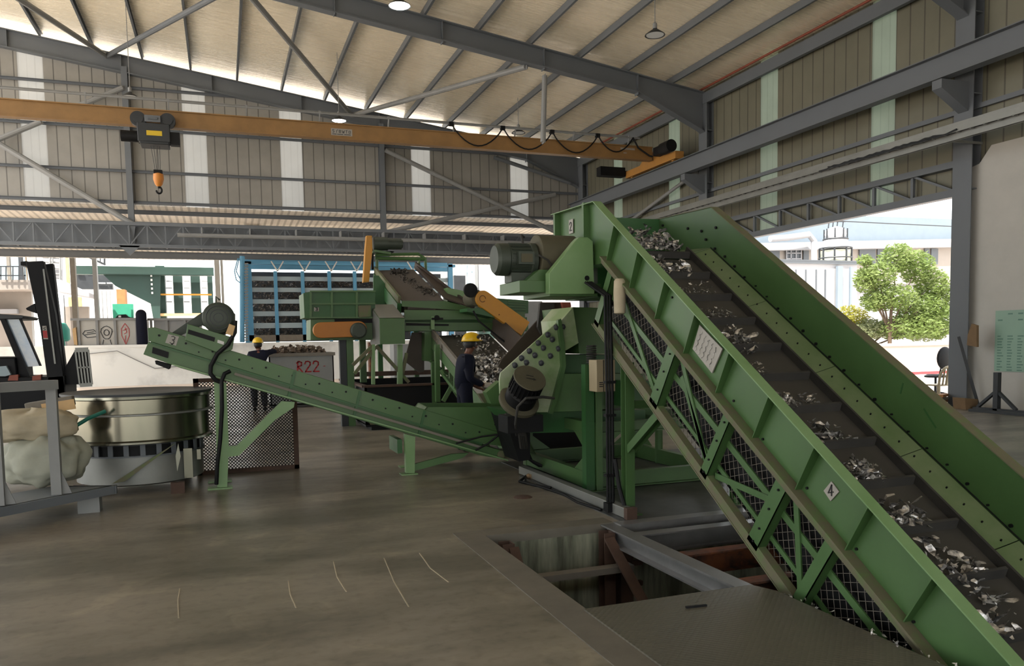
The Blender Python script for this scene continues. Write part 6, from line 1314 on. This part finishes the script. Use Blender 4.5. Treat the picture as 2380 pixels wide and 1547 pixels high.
for i in range(8):
    a = 2*math.pi*i/8; x, y = c_.x+36*k*math.cos(a), 66+36*k*math.sin(a); b.bar((x, y, zc(616)), (x, y, zc(576)), .12, .12, (0, 1, 0)); x, y = c_.x+26*k*math.cos(a), 66+26*k*math.sin(a); b.bar((x, y, zc(576)), (x, y, zc(532)), .09, .09, (0, 1, 0))
for z, r_ in ((zc(616), 38*k), (zc(600), 38*k), (zc(577), 37*k), (zc(556), 28*k)): b.tube([(c_.x+r_*math.cos(2*math.pi*i/16), 66+r_*math.sin(2*math.pi*i/16), z) for i in range(16)], .07, 6, True)
for x in (1925, 1935, 1945, 1958): b.bar(AY(x, 530, 66), AY(x+2, 514, 66), .08, .08, (0, 1, 0))
b.bar(AY(1920, 515, 66), AY(1965, 515, 66), .08, .08); b.mk('cage', 'steel_dark', t)
# plastic chair outside the column, round black seat back behind it
t = thing('plastic_chair', (15.7, 13.75, 0), 'beige plastic chair beside the column at the side opening', 'chair')
cx, cy = 15.12, 13.45
b = B(); b.box(cx-.22, cy-.2, .40, cx+.22, cy+.22, .43); b.mk('seat', 'beige', t, bevel=.01)
for sx in (-1, 1):
    for sy in (-1, 1): b = B(); b.tube([(cx+.19*sx, cy+.18*sy, .41), (cx+.23*sx, cy+.23*sy, 0)], [.028, .02], 8); b.mk('leg', 'beige', t)
b = B(); bp_ = []
for i in range(13): a = math.pi*i/12; bp_.append((cx-.21*math.cos(a), cy-.19-.06*math.sin(a), .43+.40*math.sin(a)**.6))
b.tube(bp_, .028, 8); b.tube([(cx, cy-.2, .43), (cx, cy-.25, .82)], .03, 8); b.tube([(cx-.11, cy-.2, .43), (cx-.1, cy-.245, .78)], .02, 8); b.tube([(cx+.11, cy-.2, .43), (cx+.1, cy-.245, .78)], .02, 8); b.mk('backrest', 'beige', t)
t = thing('office_chair', (16.9, 14.9, 0), 'black round backed office chair behind the beige plastic chair', 'chair')
e = AY(2192, 832, 15.0)
b = B(); b.ball((e.x+.05, 15.0, e.z), .25, (1, .35, 1.15)); b.mk('backrest', 'black', t)
b = B(); b.lathe([(.26, 0), (.27, .04), (.2, .08)], (e.x+.1, 15.3, .45), n=20); b.mk('seat', 'black', t)
b = B(); b.tube([(e.x+.1, 15.3, .05), (e.x+.1, 15.3, .45)], .03, 8); b.tube([(e.x+.1, 15.2, .45), (e.x+.05, 15.05, e.z)], .02, 8)
for i in range(5): a = i*1.256; b.tube([(e.x+.1, 15.3, .08), (e.x+.1+.28*math.cos(a), 15.3+.28*math.sin(a), .04)], .02, 6)
b.mk('star_base', 'black', t)
# things by the column foot
t = thing('post_stand', (14.2, 11.2, 0), 'dark steel stand with splayed feet in front of the white wall', 'stand')
X_ = 14.45; f = lambda px, py: AX(px, py, X_)
a0 = f(2316, 865); g0 = f(2316, 955); 
b = B(); b.box(X_-.05, g0.y-.05, 0, X_+.05, g0.y+.05, a0.z); b.mk('upright', 'steel_dark', t)
for dy in (-.42, .42): b = B(); b.bar((X_, g0.y+dy, .06), (X_, g0.y, .42), .05, .07, (1, 0, 0)); b.mk('brace', 'steel_dark', t)
b = B(); b.box(X_-.05, g0.y-2.2, 0, X_+.05, g0.y+.5, .06); b.box(X_-.4, g0.y-2.2, 0, X_-.3, g0.y+.3, .05); b.mk('base_rail', 'steel_dark', t)
b = B(); b.bar((14.9, 12.25, .02), (14.6, 12.52, 1.5), .03, .06) ; tag(b.mk('leaning_bar', 'steel_dark'), 'dark bar leaning against the column at the side opening', 'bar')
b = B(); p, q = AX(2246, 755, 14.6), AX(2270, 806, 14.6); b.prism([AX(2258, 752, 14.6), AX(2270, 756, 14.6), AX(2270, 806, 14.6), AX(2247, 802, 14.6), AX(2249, 778, 14.6)], (.06, 0, 0)); tag(b.mk('brown_pouch', 'cardboard'), 'brown pouch hanging on the column by the side opening', 'pouch')
q = AZ(2245, 950); b = B(); b.prism([(q.x-.12, q.y-.1, 0), (q.x+.2, q.y-.1, 0), (q.x+.22, q.y-.1, .2), (q.x-.15, q.y-.1, .24)], (0, .3, 0)); tag(b.mk('carton', 'cardboard'), 'open brown carton at the foot of the column', 'carton')
random.seed(4)
for i, (px, py, z, lb) in enumerate(((2212, 938, 0, 'bottom'), (2214, 938, .07, 'second'), (2211, 938, .13, 'third'), (2215, 938, .2, 'top'))):
    q = V((14.62+(px-2212)*.01, 12.9, 0)); b = B(); a = random.uniform(-.3, .3); b.bar(V((q.x-.22, q.y-.05+a*.2, z+.03)), V((q.x+.22, q.y+.1-a*.2, z+.03)), .14, .055); tag(b.mk('timber_offcut', 'wood' if i % 2 else 'dust_grey'), '%s timber offcut in the small pile at the column foot' % lb, 'timber')
# list on the wall
t = thing('wall_list', (14.99, 11.2, 2.2), 'pale green printed list on the white wall at the right edge', 'poster')
Xw = XR-.005; ta_, tb_ = AX(2314, 722, Xw), AX(2312, 862, Xw)
b = B(); b.box(Xw, ta_.y-1.6, tb_.z, Xw+.012, ta_.y, ta_.z); b.mk('sheet', 'mint', t)
b = B(); H_ = ta_.z-tb_.z; y_ = ta_.y; random.seed(14)
for r in range(13):
    z = tb_.z+.02+H_*.60*r/13
    for c_ in range(6): w_ = .13*random.uniform(.5, 1.); b.box(Xw-.004, y_-.06-.22*c_-w_, z, Xw, y_-.06-.22*c_, z+.022)
for z, cc in ((.83, (0, 2, 3)), (.93, (1, 2, 3, 4))):
    for c_ in cc: b.box(Xw-.004, y_-.06-.22*c_-.1, tb_.z+H_*z, Xw, y_-.06-.22*c_, tb_.z+H_*z+.03)
b.mk('printed_lines', 'mint_ink', t)
b = B(); b.box(14.2, 8.6, .0, 14.5, 8.9, .10); tag(b.mk('dark_block', 'black'), 'small dark block on the floor at the right edge', 'block')
